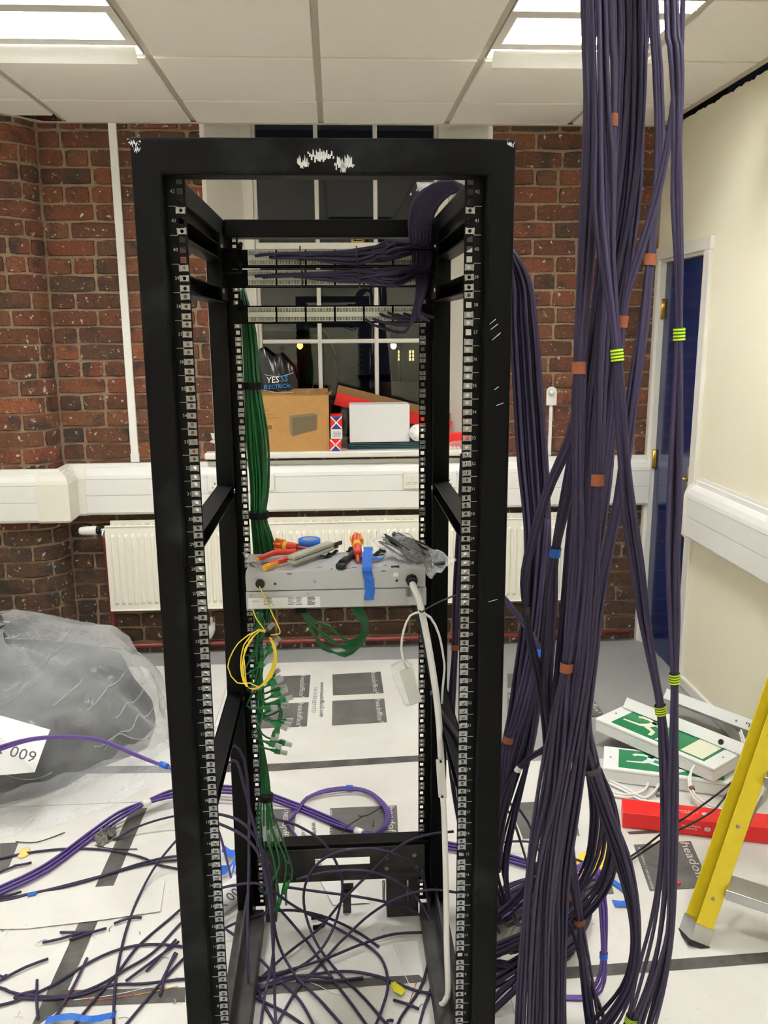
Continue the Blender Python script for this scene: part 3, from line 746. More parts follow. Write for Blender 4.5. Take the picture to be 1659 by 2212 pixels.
# white scuffs on the top beam
def scuff(cx, w, zb, seed, hk=1.0):
    r_ = random.Random(seed); m = MB(); n = 16
    for i in range(n):
        x = cx-w/2+w*i/n; env = math.sin(PI*(i+.5)/n); z0 = zb+r_.uniform(-.002, .003)+.010*(1-env)*r_.random(); h = r_.uniform(.004, .016)*(.45+env)*hk
        m.prism([(RC+x, fy-.0006, z0), (RC+x+w/n*1.05, fy-.0006, z0+r_.uniform(-.001, .001)), (RC+x+w/n*1.0, fy-.0006, z0+h*r_.uniform(.6, 1)), (RC+x+w/n*.3, fy-.0006, z0+h)], (0, .0005, 0))
    m.build('scuff', MT['scuff'], rack)
for px0, px1, py, sd in ((642, 668, 362, 1), (664, 722, 348, 2), (722, 766, 364, 3), (735, 748, 372, 4)):
    a, b = AY(px0, py, fy), AY(px1, py, fy); scuff((a.x+b.x)/2-RC, b.x-a.x, a.z, sd)
for px, py, w, sd in ((290, 308, .02, 5), (1104, 312, .014, 6), (295, 322, .012, 8)): a = AY(px, py, fy); scuff(a.x-RC, w, a.z-.004, sd, .3)
for px, py, dx, dz in ((1060, 712, .012, .009), (1063, 735, .014, .012), (1068, 842, .007, .005), (1072, 876, .012, .004), (1058, 700, .01, .008), (1055, 1300, .016, .004)):
    a = AY(px, py, fy-.0004); MB().tube([a, a+Vector((dx, 0, dz))], .0006, 4).build('scratch', MT['scuff'], rack)
# side braces: slotted channels between front and rear
for s in (-1, 1):
    for z in (1.868, 1.770, 1.282, .712):
        m = MB(); a, b = sorted((s*.258, s*.296))
        m.box(RC+a, RC+b, fy+.075, by-.06, z+.012, z+.015); m.box(RC+a, RC+b, fy+.075, by-.06, z-.020, z-.017)
        o_ = s*.294; m.box(RC+min(o_, o_+s*.003), RC+max(o_, o_+s*.003), fy+.075, by-.06, z-.02, z+.015)
        m.build('side_brace', MT['powder2'], rack)
        for y in (fy+.09, by-.075):
            MB().cyl((RC+s*.252, y, z), (RC+s*.262, y, z), .006, 8).build('bolt', MT['zinc'], rack)
    a, b = sorted((s*.225, s*.30))
    rbox('base_side_channel', a, b, fy+.075, by-.06, .0, .055, 'powder_dusty', .003)
    rbox('base_side_flange', *sorted((s*.268, s*.274)), fy+.075, by-.06, .055, .105, 'powder_dusty', 0)
rbox('base_front_channel', -xi, xi, fy, fy+.06, .0, .09, 'powder')
# rear bottom plate with a hand slot
zb0, zb1 = .150, .232; yp = by-.055
m = MB(); xa, xb = RC-.222, RC+.24; sx0, sx1 = RC-.075, RC+.082; sz0, sz1 = .182, .206
for bx in ((xa, sx0, zb0, zb1), (sx1, xb, zb0, zb1), (sx0, sx1, zb0, sz0), (sx0, sx1, sz1, zb1)): m.box(bx[0], bx[1], yp, yp+.003, bx[2], bx[3])
m.box(xa, xb, yp, yp+.04, zb1, zb1+.003); m.box(xa, xb, yp-.02, yp, zb0-.003, zb0)
pl = m.build('rear_bottom_plate', MT['powder_dusty'], rack)
for x, z in ((RC-.15, .2), (RC-.15, .16), (RC-.21, .2), (RC+.13, .2), (RC+.13, .165), (RC+.21, .205), (RC+.215, .165)):
    MB().cyl((x, yp-.002, z), (x, yp+.001, z), .006, 10).build('rivet', MT['zinc'], pl)
for x in (RC-.16, RC+.12, RC+.19):
    MB().cyl((x, yp-.012, .07), (x, yp-.012, .135), .004, 6).build('levelling_bolt', MT['zinc'], rack)
rbox('rear_bottom_beam', -xi, xi, by-.05, by, .233, .247)
rbox('base_foot', .13, .222, by-.05, by, .0, .147, 'powder_dusty')
rbox('base_foot', -.222, -.19, by-.05, by, .0, .147, 'powder_dusty')

# rails
HZ = (.00635, .02225, .0381)
def rail(y, s, name):
    m = MB(); hx = s*.23256; h = .00476
    x_in, x_out = s*.2236, s*.2575
    def strip(x0, x1, z0, z1): m.box(RC+min(x0, x1), RC+max(x0, x1), y, y+.0022, z0, z1)
    strip(x_in, hx-s*h, RZ-.01, RZ+1.867+.008); strip(hx+s*h, x_out, RZ-.01, RZ+1.867+.008)
    zc = [RZ+.04445*u+h_ for u in range(42) for h_ in HZ]; z = RZ-.01
    for c in zc: strip(hx-s*h, hx+s*h, z, c-h); z = c+h
    strip(hx-s*h, hx+s*h, z, RZ+1.875)
    d = .05 if y < RY+.3 else -.05
    m.box(RC+min(x_out, x_out-s*.003), RC+max(x_out, x_out-s*.003), min(y, y+d), max(y, y+d), RZ-.01, RZ+1.875)
    return m.build(name, MT['powder2'], rack)
def nut_mesh():
    m = MB()
    m.mi = 0
    for s in (-1, 1):
        m.box(s*.0066-.0009, s*.0066+.0009, -.0018, .006, -.0052, .0052)
        m.box(s*.0056-.0011, s*.0056+.0011, -.0018, -.0009, -.0046, .0046)
    n = 8; b = len(m.v); h = .0046
    sq = [(h, 0), (h, h), (0, h), (-h, h), (-h, 0), (-h, -h), (0, -h), (h, -h)]
    for k in range(8): m.v.append((sq[k][0], -.0006, sq[k][1]))
    for k in range(8): a = k*PI/4; m.v.append((.0034*math.cos(a), -.0006, .0034*math.sin(a)))
    for k in range(8): a = k*PI/4; m.v.append((.0034*math.cos(a), .006, .0034*math.sin(a)))
    for k in range(8):
        j = (k+1) % 8; m._f((b+k, b+8+k, b+8+j, b+j)); m._f((b+8+k, b+16+k, b+16+j, b+8+j))
    return m
NUT = nut_mesh(); NUTME = NUT.mesh('cage_nut', MT['zinc']); nn = 0; NST = MB()
def nut(parent, x, y, z, vis):
    global nn
    if vis and nn < 296:
        inst(NUTME, 'cage_nut', parent, None, M=Matrix.Translation((x, y, z)) @ Matrix.Rotation(R.uniform(-.06, .06), 4, 'Y')); nn += 1
    else:
        b0 = len(NST.v); NST.v += [(v[0]+x, v[1]+y, v[2]+z) for v in NUT.v]
        for f in NUT.f: NST._f(tuple(b0+i for i in f))
EMPTY = {-1: {(42, 0), (42, 1), (42, 2), (41, 1), (40, 2), (40, 1), (40, 0)},
         1: {(42, 0), (42, 1), (42, 2), (41, 1), (40, 2), (40, 1), (40, 0), (38, 1), (37, 1), (15, 1), (10, 1)}}
for s in (-1, 1):
    r_ = rail(RY, s, 'front_rail')
    for u in range(1, 43):
        for k in range(3):
            if (u, k) not in EMPTY[s]: nut(r_, RC+s*.23256, RY, RZ+.04445*(u-1)+HZ[k], u >= 7)
    tx = MB(); 
    # printed unit numbers and tick marks
    dat = []
    for u in range(1, 43):
        me = text_mesh(str(u), .0078); dx = RC+s*.2442; z = RZ+.04445*(u-.5)
        dat.append((me, dx, z))
    for me, dx, z in dat:
        b0 = len(tx.v)
        for v in me.vertices: tx.v.append((dx+v.co.x, RY-.0004, z+v.co.y))
        for p in me.polygons: tx._f(tuple(b0+i for i in p.vertices))
        bpy.data.meshes.remove(me)
    for u in range(1, 42):
        z = RZ+.04445*u; x0, x1 = sorted((s*.2395, s*.2515)); tx.box(RC+x0, RC+x1, RY-.0005, RY, z-.0004, z+.0004)
    tx.build('unit_numbers', MT['ink'], r_)
for s in (-1, 1):
    r_ = rail(RY+RD, s, 'rear_rail')
    for u in range(2, 42):
        for k in (0, 2):
            if s < 0 and u == 41 and k == 2: continue
            nut(r_, RC+s*.23256, RY+RD, RZ+.04445*(u-1)+HZ[k], 5 <= u <= 41)
if NST.v:
    so = NST.build('cage_nut', MT['zinc'], rack); so['kind'] = 'stuff'
# rear cable brackets with fins
for s in (-1, 1):
    MB().box(RC+min(s*.25, s*.256), RC+max(s*.25, s*.256), by-.17, by-.06, 1.755, 1.905).build('cable_bracket', MT['powder2'], rack)
    for z in (1.868, 1.815):
        x0, x1 = (-.256, -.205) if s < 0 else (.165, .256)
        MB().prism([(RC+x0, by-.16, z), (RC+x1, by-.16, z), (RC+x1-(.02 if s < 0 else 0), by-.09, z), (RC+x0+(0 if s < 0 else .02), by-.09, z)], (0, 0, .0025)).build('cable_fin', MT['powder2'], rack)
    for z in (1.873, 1.775): MB().cyl((RC+s*.247, by-.15, z), (RC+s*.26, by-.15, z), .006, 8).build('bolt', MT['zinc'], rack)
# ================================================================== IN THE RACK
MT['purple'] = mat('purple cable sheath', (51, 45, 67), .55, spec=.18, rnd=.32)
MT['violet'] = mat('violet cable sheath', (96, 74, 140), .55, spec=.2, rnd=.12)
MT['dull_purple'] = mat('dusty purple sheath', (54, 48, 70), .6, spec=.2, rnd=.2, c2=(70, 63, 86), vscale=30, mixlo=.5, mixhi=.8)
MT['green'] = mat('green cable sheath', (12, 92, 42), .4, rnd=.15)
MT['green_dark'] = mat('green boot', (18, 108, 48), .45, rnd=.1)
MT['yellow'] = mat('yellow fibre sheath', (236, 208, 60), .35)
MT['clear'] = film_mat('clear plug plastic', (200, 205, 205), .45, .15, .1)
MT['ivory'] = mat('ivory connector block', (222, 222, 205), .5)
MT['steel_grey'] = mat('light grey painted steel', (180, 182, 182), .35)
MT['label_white'] = mat('white label', (226, 226, 224), .5)
MT['label_ink'] = mat('label ink', (70, 70, 72), .6)
MT['velcro'] = mat('black hook and loop', (6, 6, 7), .95)
MT['red_grip'] = mat('red insulated grip', (206, 58, 40), .45)
MT['yellow_grip'] = mat('amber insulated grip', (228, 164, 40), .45)
MT['blue_tape'] = mat('blue masking tape', (24, 96, 190), .55)
MT['tool_grey'] = mat('grey tool plastic', (168, 168, 152), .5)
MT['steel'] = mat('tool steel', (120, 120, 118), .35, metal=1)
MT['white_cable'] = mat('white cable sheath', (232, 231, 226), .4)
MT['black_cable'] = mat('black cable sheath', (8, 8, 9), .5)
MT['film'] = film_mat('clear film', (228, 230, 230), .09, .1, .55, 26)
CR = .0036

def pts_px(L):
    """list of (px, py, Y) -> world points"""
    return [AY(px, py, Y) for px, py, Y in L]
def tube_obj(pts, r, m, name, parent=None, n=6, step=.02):
    return MB().tube(spline(pts, step), r, n).build(name, MT[m], parent)

# ---- patch panels seen from behind: rows of terminal blocks
def idc_block(w, h, m):
    b = MB(); b.box(-w/2, w/2, -.002, .012, -h/2+.0105, h/2-.0115); b.box(-w/2, w/2, -.0015, .004, h/2-.0025, h/2); b.box(-w/2, w/2, -.0015, .004, -h/2, -h/2+.002)
    b.mi = 1; b.box(-w/2, w/2, .001, .012, -h/2, h/2); b.mi = 0
    n = 18
    for r_, z0, z1 in ((0, h/2-.0105, h/2), (1, -h/2, -h/2+.0095)):
        for i in range(n):
            x = -w/2+.0008+i*w/n; b.box(x, x+w/n*.5, -.007, .001, z0, z1)
    return b.mesh('terminal_block', m)
BLK = None
panels = []
for zi, (y0, y1, lab) in enumerate(((540, 572, 'uppermost black patch panel, full of purple cables from behind'), (583, 616, 'second black patch panel, full of purple cables, under the uppermost one'),
                                  (662, 695, 'lower black patch panel with bare ivory terminal blocks and few cables'))):
    Yp = 2.150; za, zb = AY(700, y1, Yp).z, AY(700, y0, Yp).z; zc = (za+zb)/2; h = zb-za
    t = empty('patch_bay', (RC, Yp, za), lab, 'patch panel', 'patch panels in the top of the rack')
    xl, xr = AY(533, y0, Yp).x, AY(533+378, y0, Yp).x
    m = MB(); m.box(RC-.241, RC+.241, RY+RD-.004, RY+RD-.002, zc-.022, zc+.022); m.box(xl-.004, xr+.004, Yp+.012, RY+RD-.004, zc-.019, zc+.019)
    m.build('panel_plate', MT['powder2'], t)
    if BLK is None: BLK = idc_block((xr-xl)/6-.004, h, [MT['ivory'], MT['black']])
    for i in range(6):
        x = xl+(xr-xl)*(i+.5)/6; inst(BLK, 'terminal_block', t, (x, Yp, zc))
    MB().tube([(xl-.02, Yp+.02, zc+.012), (xl-.012, Yp-.02, zc+.03)], .006, 5).build('support_clip', MT['powder2'], t)
    panels.append((xl, xr, zc, Yp))

# ---- purple cables from the panels over the side of the rack and down outside
def arch(t, tail=True):
    o = [(884, 560, 2.12), (877, 480, 2.10), (892, 425, 2.08), (930, 396, 2.06), (975, 388, 2.05)]
    i = [(930, 560, 2.13), (932, 500, 2.12), (938, 462, 2.10), (958, 432, 2.08), (988, 414, 2.06)]
    return [AY(*(a*(1-t)+b*t for a, b in zip(p, q))) for p, q in zip(o, i)]
def outer_tail(t, jx, jy):
    """down the outside of the rack to the floor loops"""
    L = [Vector((.318, 2.03, 1.985-.02*t)), Vector((.35, 1.97, 1.92))]
    for px, py, Y, sp in ((1128, 590, 1.88, 34), (1140, 700, 1.86, 50), (1150, 850, 1.86, 54), (1160, 1000, 1.86, 56), (1170, 1150, 1.86, 48), (1166, 1300, 1.88, 46), (1150, 1450, 1.9, 52), (1130, 1600, 1.92, 60)):
        L.append(AY(px-8+(jx-.5)*sp*1.15, py, Y+(jy-.5)*.10))
    L += [Vector((.34+jx*.10, 1.98+jy*.1, .30)), Vector((.36+jx*.12, 2.02+jy*.1, .10)), Vector((.42+jx*.12, 2.12+jy*.12, .014+jy*.015)), Vector((.56+jx*.10, 2.24+jy*.06, .014+jy*.012)), Vector((.66+jx*.06, 2.14+jy*.06, .014+jx*.02)), Vector((.62, 1.98+jy*.06, .014+jx*.03)), Vector((.50, 1.92, .016+jx*.03))]
    return L
rr = random.Random(5)
def panel_cables(pi, n, label, from_below=False):
    xl, xr, zc, Yp = panels[pi]
    t_ = empty('cable_bundle', (RC+.2, 2.1, zc), label, 'cables', 'purple cables of the patch panels')
    for i in range(n):
        f = i/(n-1); yy = Yp-.010-.016*f-.010*rr.random(); a = f
        if not from_below:
            x0 = xl+.025+(xr-xl)*.80*f; zz = zc+rr.uniform(-.004, .006)
            p = [Vector((x0, Yp+.004, zz)), Vector((x0+.02, yy, zz+rr.uniform(-.004, .004)))]
            if x0+.08 < xr-.16: p.append(Vector((xr-.15, yy-.008-.012*rr.random(), zc+(.5-((i*5) % n)/n)*.034-.004)))
            p.append(Vector((xr-.085+.02*f, yy-.014-.012*rr.random(), zc+(.012 if pi == 0 else -.004)+(.5-((i*7) % n)/n)*.044)))
            av = arch(.12+.85*((i*7) % n)/n)
            if pi == 0: p += [av[0].lerp(av[1], .45)+Vector((-.004, -.006, 0))] + av[1:]
            else: p += [av[0]+Vector((.004, -.004, -.012))] + av[1:]
        else:
            x0 = xl+(xr-xl)*(.66+.32*f); zz = zc+rr.uniform(-.008, .004); av = arch(.2+.78*f)
            sag = .03*(1-f)*(1 if i == 0 else .35)
            p = [Vector((x0, Yp+.004, zz)), Vector((x0+.025, Yp-.016-.01*f, zz-.006-sag*.6)), Vector(((x0+xr)/2+.03, Yp-.03, zz-.012-sag)), AY(893+14*f, 672, 2.10), AY(902+20*f, 620, 2.11)] + av
        p += outer_tail(a, rr.random(), rr.random())
        tube_obj(p, CR, 'purple', 'cable', t_)
    return t_
t = panel_cables(0, 22, 'purple cables sweeping from the uppermost patch panel up over the side of the rack')
for px in (648, 770):
    a = AY(px, 532, 2.12); b = AY(px, 576, 2.115); MB().tube(spline([a, AY(px, 545, 2.105), AY(px+1, 560, 2.10), b]), .002, 5).build('cable_tie', MT['black_cable'], t)
t = panel_cables(1, 20, 'purple cables sweeping from the second patch panel up over the side of the rack')
for px in (652, 776):
    a = AY(px, 580, 2.12); b = AY(px, 622, 2.115); MB().tube(spline([a, AY(px, 590, 2.10), AY(px+1, 605, 2.10), b]), .002, 5).build('cable_tie', MT['black_cable'], t)
panel_cables(2, 8, 'few purple cables curving from the lower patch panel up the rear post', True)

# ---- green cable bundle down the rear left
gb = empty('cable_bundle', AY(560, 1200, 2.25), 'thick green cable bundle with black straps hanging down the rear rack post', 'cables')
Lg = [(523, 618, 2.27, 3, 2), (527, 650, 2.25, 8, 8), (538, 720, 2.245, 15, 14), (545, 833, 2.24, 17, 16), (557, 950, 2.24, 24, 20), (562, 1050, 2.24, 20, 18), (559, 1112, 2.24, 16, 16), (566, 1150, 2.24, 21, 18), (572, 1192, 2.245, 26, 18), (576, 1240, 2.25, 26, 18), (572, 1300, 2.25, 22, 16), (566, 1345, 2.25, 16, 12)]
ng = 26
for i in range(ng):
    a = i*2.39996; r0 = math.sqrt((i+.5)/ng); p = []
    for k, (px, py, Y, hw, hd) in enumerate(Lg):
        an = a+.25*math.sin(k*.9+i); p.append(AY(px+hw*r0*math.cos(an), py, Y+hd/900*r0*math.sin(an)))
    tube_obj(p, .0032, 'green', 'cable', gb)
for py, px, hw in ((833, 545, 19), (1112, 559, 18)):
    c = AY(px, py, 2.24); rx = hw*2.2/1838
    m = MB(); k = 20
    for z in (-.009, .009):
        for j in range(k): m.v.append((c.x+(rx+.002)*math.cos(2*PI*j/k), c.y+(rx*.95+.002)*math.sin(2*PI*j/k), c.z+z))
    for j in range(k): m._f((j, (j+1) % k, k+(j+1) % k, k+j))
    o = m.build('strap', MT['velcro'], gb); md = o.modifiers.new('s', 'SOLIDIFY'); md.thickness = .003; md.offset = 1

# ---- green patch leads with clear plugs
def patch_lead(pts, label, dirv, group, mirror=False):
    t = empty('patch_lead', pts[-1], label, 'patch lead', group)
    d = Vector(dirv).normalized(); e = Vector(pts[-1])
    sp = spline(list(pts), .012)
    MB().tube(sp, .0029, 6).build('cable', MT['green'], t)
    up = Vector((0, -1, .2)); M = frame_m(e, d, up)
    m = MB(); m.tube([M @ Vector((-.002, 0, 0)), M @ Vector((.006, 0, 0)), M @ Vector((.016, 0, 0)), M @ Vector((.024, 0, 0))], .005, 8, radii=[.0034, .0048, .0062, .0066])
    m.box(.012, .028, -.0062, .0062, -.0068, .0068, M); m.build('boot', MT['green_dark'], t)
    m = MB(); m.box(.026, .047, -.0042, .0042, -.0058, .0058, M); m.box(.030, .045, .0042, .0056, -.003, .003, M); m.build('plug', MT['clear'], t)
    m = MB()
    for q in range(4): m.box(.040, .0472, -.0044, -.0030, -.0048+q*.0028, -.0034+q*.0028, M)
    m.build('plug_contact', MT['brass'], t)
PL = [(590, 1347, -50), (604, 1378, -40), (598, 1388, -50), (575, 1395, -8), (576, 1407, -12), (584, 1425, -32), (604, 1446, -38), (606, 1462, -22), (611, 1466, -25), (619, 1483, -18), (620, 1490, -24),
      (632, 1506, -15), (622, 1516, -8), (622, 1524, 2), (600, 1528, -4), (633, 1557, -2), (628, 1566, 10), (620, 1575, 22), (588, 1553, 12), (630, 1610, 14), (608, 1614, 16), (620, 1627, 10), (585, 1606, 110), (597, 1600, 95)]
for i, (px, py, deg) in enumerate(PL):
    Yl = 2.20 - .02*(i % 3); end = AY(px, py, Yl); d3 = (_r*math.cos(math.radians(deg)) - _u*math.sin(math.radians(deg)) - _f*.15); e = end - d3.normalized()*.047
    lane = (i*7) % 12; y1 = max(1326, py-150); y2 = max(1334, py-62)
    p = ([AY(553+lane, 1316, 2.24)] if y1 > 1345 else [])+[AY(552+lane, y1, 2.235), AY(557+lane*1.1, y2, Yl+.012), e-d3.normalized()*.04+Vector((0, 0, .008)), e]
    patch_lead(p, 'green patch lead with its clear plug %s beside the rear rack post' % ('hanging straight down' if deg > 80 else 'turned steeply upwards' if deg < -30 else 'tilted upwards' if deg < -6 else 'pointing level or downwards'), d3, 'loose green patch leads')
# leads bound with a strap lower down, looping to the base
lo = empty('cable_bundle', AY(575, 1722, 2.2), 'green patch leads strapped together low on the rear rack post', 'cables')
for i in range(6):
    o_ = (i-2.5)*5
    tube_obj(pts_px([(552+i*2, 1580, 2.24), (562+i*3, 1660, 2.22), (572+o_, 1722, 2.2), (574+o_*1.6, 1800, 2.19), (578+o_*1.6, 1850, 2.18)]), .0029, 'green', 'cable', lo)
for i, (a, b, c) in enumerate((((590, 1760), (632, 1880), (622, 1905)), ((586, 1790), (618, 1862), (608, 1935)), ((590, 1800), (604, 1870), (585, 1905)), ((580, 1810), (592, 1860), (604, 1945)))):
    tube_obj(pts_px([(572+i*3, 1722, 2.195), (*a, 2.17), (*b, 2.14), (*c, 2.12)]), .0029, 'green', 'cable', lo)
    e = AY(*c, 2.12); MB().cyl(e, e+Vector((-.012, -.01, -.03)), .006, 8).build('boot', MT['green_dark'], lo)
for i in range(5):
    c = AY(572+i*9, 1795+6*(i % 2), 2.175); MB().box(c.x-.005, c.x+.005, c.y-.004, c.y+.004, c.z-.03, c.z+.012).build('plug', MT['clear'], lo)
m = MB(); c = AY(576, 1722, 2.2); m.cyl(c+Vector((0, 0, -.009)), c+Vector((0, 0, .009)), .019, 14); m.build('strap', MT['velcro'], lo)
# green loops below the grey unit
gl = empty('cable_bundle', AY(665, 1315, 2.2), 'loop of green leads hanging below the grey unit', 'cables')
for i in range(8):
    a = i/7
    tube_obj(pts_px([(648+6*a, 1312, 2.17), (668+10*a, 1340+14*(1-a), 2.16), (690+24*a, 1385-40*a+14*(i % 3), 2.15), (745+10*a, 1418-34*a, 2.15), (785-3*a, 1385-18*a, 2.16), (796-16*a, 1345, 2.17), (775-20*a, 1308, 2.18)]), .003, 'green', 'cable', gl)
MB().cbox(AY(650, 1316, 2.16), (.03, .02, .014)).build('strap', MT['velcro'], gl)

# ---- light grey network unit
UY = 2.005
ux0, ux1 = AY(532, 1275, UY).x, AY(919, 1272, UY).x
z_a, z_b, z_c = AY(720, 1311, UY).z, AY(720, 1273, UY).z, AY(720, 1232, UY).z
unit = empty('network_unit', ((ux0+ux1)/2, UY+.1, z_a), 'light grey metal network unit with tools lying on top', 'network unit')
MB().box(ux0-.001, ux1+.002, UY-.004, UY+.17, z_a, z_b-.0015).build('lower_case', MT['steel_grey'], unit, bev=.0015)
uc = MB().box(ux0, ux1, UY, UY+.17, z_b, z_c).build('upper_case', MT['steel_grey'], unit, bev=.0015)
MB().box(ux0-.012, ux1+.014, UY+.165, RY+RD-.003, z_a+.005, z_c-.005).build('mounting_ear', MT['steel_grey'], unit)
def disc(px, py, r, m, name, par_, y=UY, t=.002): 
    c = AY(px, py, y); return MB().cyl((c.x, y-t, c.z), (c.x, y+.001, c.z), r, 16).build(name, MT[m], par_)
disc(562, 1261, .0115, 'black', 'grommet', unit, t=.003)
disc(594, 1261, .003, 'black', 'hole', unit); disc(857, 1254, .003, 'black', 'hole', unit)
for px, py in ((543, 1286), (666, 1283), (911, 1275), (806, 1290)): disc(px, py, .0028, 'zinc', 'screw', unit, UY-.004)
disc(680, 1257, .0035, 'zinc', 'screw', unit)
for px, py in ((625, 1239), (828, 1233)): c = AY(px, py, UY); MB().box(c.x-.006, c.x+.006, UY-.0015, UY, c.z-.002, c.z+.001).build('tab', MT['steel'], unit)
c = AY(855, 1241, UY); MB().box(c.x-.006, c.x+.006, UY-.001, UY, c.z-.005, c.z+.005).build('tab', MT['label_white'], unit)
gd = AY(889, 1252, UY); m = MB(); m.cyl((gd.x, UY-.012, gd.z), (gd.x, UY, gd.z), .015, 8); m.cyl((gd.x, UY-.022, gd.z-.002), (gd.x, UY-.01, gd.z), .011, 14); m.build('cable_gland', MT['black'], unit)
c0, c1 = AY(536, 1295, UY-.004), AY(692, 1309, UY-.004)
MB().box(c0.x, c1.x, UY-.0046, UY-.004, c1.z-.002, c0.z+.003).build('rating_label', MT['label_white'], unit)
def utext(s, px, py, size, m='label_ink'):
    c = AY(px, py, UY-.0049); return text(s, size, MT[m], frame_m(c, (1, 0, .0), (0, 0, 1)), unit)
utext('ADVA', 552, 1299, .0062); utext('CE', 590, 1307, .0055)
m = MB(); r9 = random.Random(3)
for bx, n, w in ((570, 6, .026), (622, 6, .02), (640, 6, .016), (664, 6, .022)):
    for i in range(n):
        c = AY(bx, 1291+i*3.0, UY-.0049); ww = w*r9.uniform(.5, 1); m.box(c.x, c.x+ww, UY-.0050, UY-.0047, c.z, c.z+.0011 if bx != 664 else c.z+.0018)
for i in range(5):
    c = AY(877+i*2.6, 1272, UY-.0049); m.box(c.x, c.x+.0013, UY-.0052, UY-.004, c.z-.02, c.z)
m.build('label_print', MT['label_ink'], unit)

# ---- things on top of the unit (surface z_c)
ZT = z_c
def top(px, py, h=0): return AZ(px, py, ZT+h)
# insulated pliers
t = empty('pliers', top(640, 1195), 'insulated pliers with red and amber grips on the grey unit', 'pliers')
pv = top(648, 1192, .016)
for tip, mid, nm in (((549, 1212), (600, 1193), 'grip'), ((571, 1226), (620, 1208), 'grip')):
    a, b = top(*tip, .011), top(*mid, .014)
    m = MB(); m.tube(spline([a.lerp(b, .12), a.lerp(b, .6)+Vector((0, 0, .002)), b, pv]), .008, 8, radii=None, flat=.75); m.build(nm, MT['red_grip'], t)
    m = MB(); m.tube([a, a.lerp(b, .14 if tip[0] < 560 else .55)], .0084, 8, flat=.8); m.build('grip_end', MT['yellow_grip'], t)
m = MB(); m.tube(spline([pv, top(672, 1190, .014), top(692, 1192, .012)]), .009, 8, radii=None); m.cyl(pv+Vector((0, 0, -.008)), pv+Vector((0, 0, .009)), .010, 12); m.build('jaw', MT['steel'], t)
# screwdriver lying behind
def screwdriver(a, b, c, label, cap):
    """a butt of handle, b ferrule, c tip"""
    t = empty('screwdriver', b, label, 'screwdriver')
    d = (b-a); n = 9; prof = [.004, .0125, .0145, .014, .0115, .0105, .0115, .0118, .009]
    m = MB(); m.tube([a+d*(i/(n-1)) for i in range(n)], .01, 12, radii=prof); m.build('handle', MT['red_grip'], t)
    m = MB()
    for k in range(6):
        an = k*PI/3; ax = d.normalized().orthogonal(); ay = d.normalized().cross(ax); off = (ax*math.cos(an)+ay*math.sin(an))
        m.tube([a+d*.13+off*.0108, a+d*.25+off*.0122, a+d*.42+off*.0108], .0026, 5)
    m.tube([a+d*.44, a+d*.5, a+d*.62], .012, 12, radii=[.0122, .0125, .0113]); m.build('grip_stripe', MT['yellow_grip'], t)
    MB().cyl(b, b.lerp(c, .86), .0042, 10, .0036).build('insulated_shaft', MT['red_grip'], t)
    MB().cyl(b.lerp(c, .86), c, .0028, 8, .0016).build('tip', MT['steel'], t)
screwdriver(top(590, 1174, .014), top(642, 1182, .012), top(690, 1189, .008), 'red and amber screwdriver lying behind the pliers on the grey unit', 0)
screwdriver(top(771, 1180, .014)+Vector((0, .04, .022)), top(773, 1199, .011), top(772, 1217, .004), 'red and amber stubby-handled screwdriver pointing out over the grey unit', 0)
# blue tape roll
t = empty('tape_roll', top(668, 1178), 'roll of blue masking tape on the grey unit', 'tape roll')
c = top(668, 1184)+Vector((0, .02, 0)); Mr = Matrix.Translation(c)
MB().lathe([(.018, 0), (.030, 0), (.030, .021), (.018, .021), (.018, 0)], 28, Mr, caps=False).build('tape', MT['blue_tape'], t)
MB().lathe([(.0165, .0005), (.018, .0005), (.018, .0206), (.0165, .0206), (.0165, .0005)], 28, Mr, caps=False).build('core', mat('grey card core', (170, 176, 186), .7), t)
# grey punch-down tool
t = empty('punch_down_tool', top(680, 1210), 'pale grey punch-down tool lying across the pliers', 'hand tool')
a, b = top(628, 1219, .010), top(722, 1184, .012); d = (b-a)
M = frame_m(a, d, d.cross(Vector((0, 0, 1)))*-1); Lt = d.length
m = MB(); m.box(0, Lt*.92, -.0125, .0125, -.001, .010, M); m.build('lower_half', MT['tool_grey'], t, bev=.004, seg=3)
m = MB(); m.box(0, Lt*.92, -.0125, .0125, .011, .022, M); m.build('upper_half', MT['tool_grey'], t, bev=.004, seg=3)
m = MB(); m.box(Lt*.9, Lt*1.06, -.006, .006, .0, .012, M); m.box(Lt*1.0, Lt*1.14, -.008, -.004, .006, .016, M); m.build('blade_head', MT['steel'], t)
# black cable stripper
t = empty('cable_stripper', top(748, 1212), 'small black cable stripper beside the red screwdriver', 'hand tool')
a = top(736, 1218, .012); b = top(772, 1188, .010)
m = MB(); m.tube(spline([a, a.lerp(b, .35), a.lerp(b, .7), b]), .01, 10, radii=None, flat=.8); m.build('body', MT['black'], t)
m = MB(); m.lathe([(.0, -.002), (.012, 0), (.013, .006), (.012, .012), (0, .014)], 14, Matrix.Translation(a+Vector((0, -.006, -.010)))); m.build('head', MT['black_cable'], t)
M = frame_m(a.lerp(b, .3)+Vector((0, 0, .0105)), b-a, (0, 1, 0)); MB().box(-.008, .016, -.0035, .0035, -.001, .001, M).build('button', MT['tool_grey'], t)
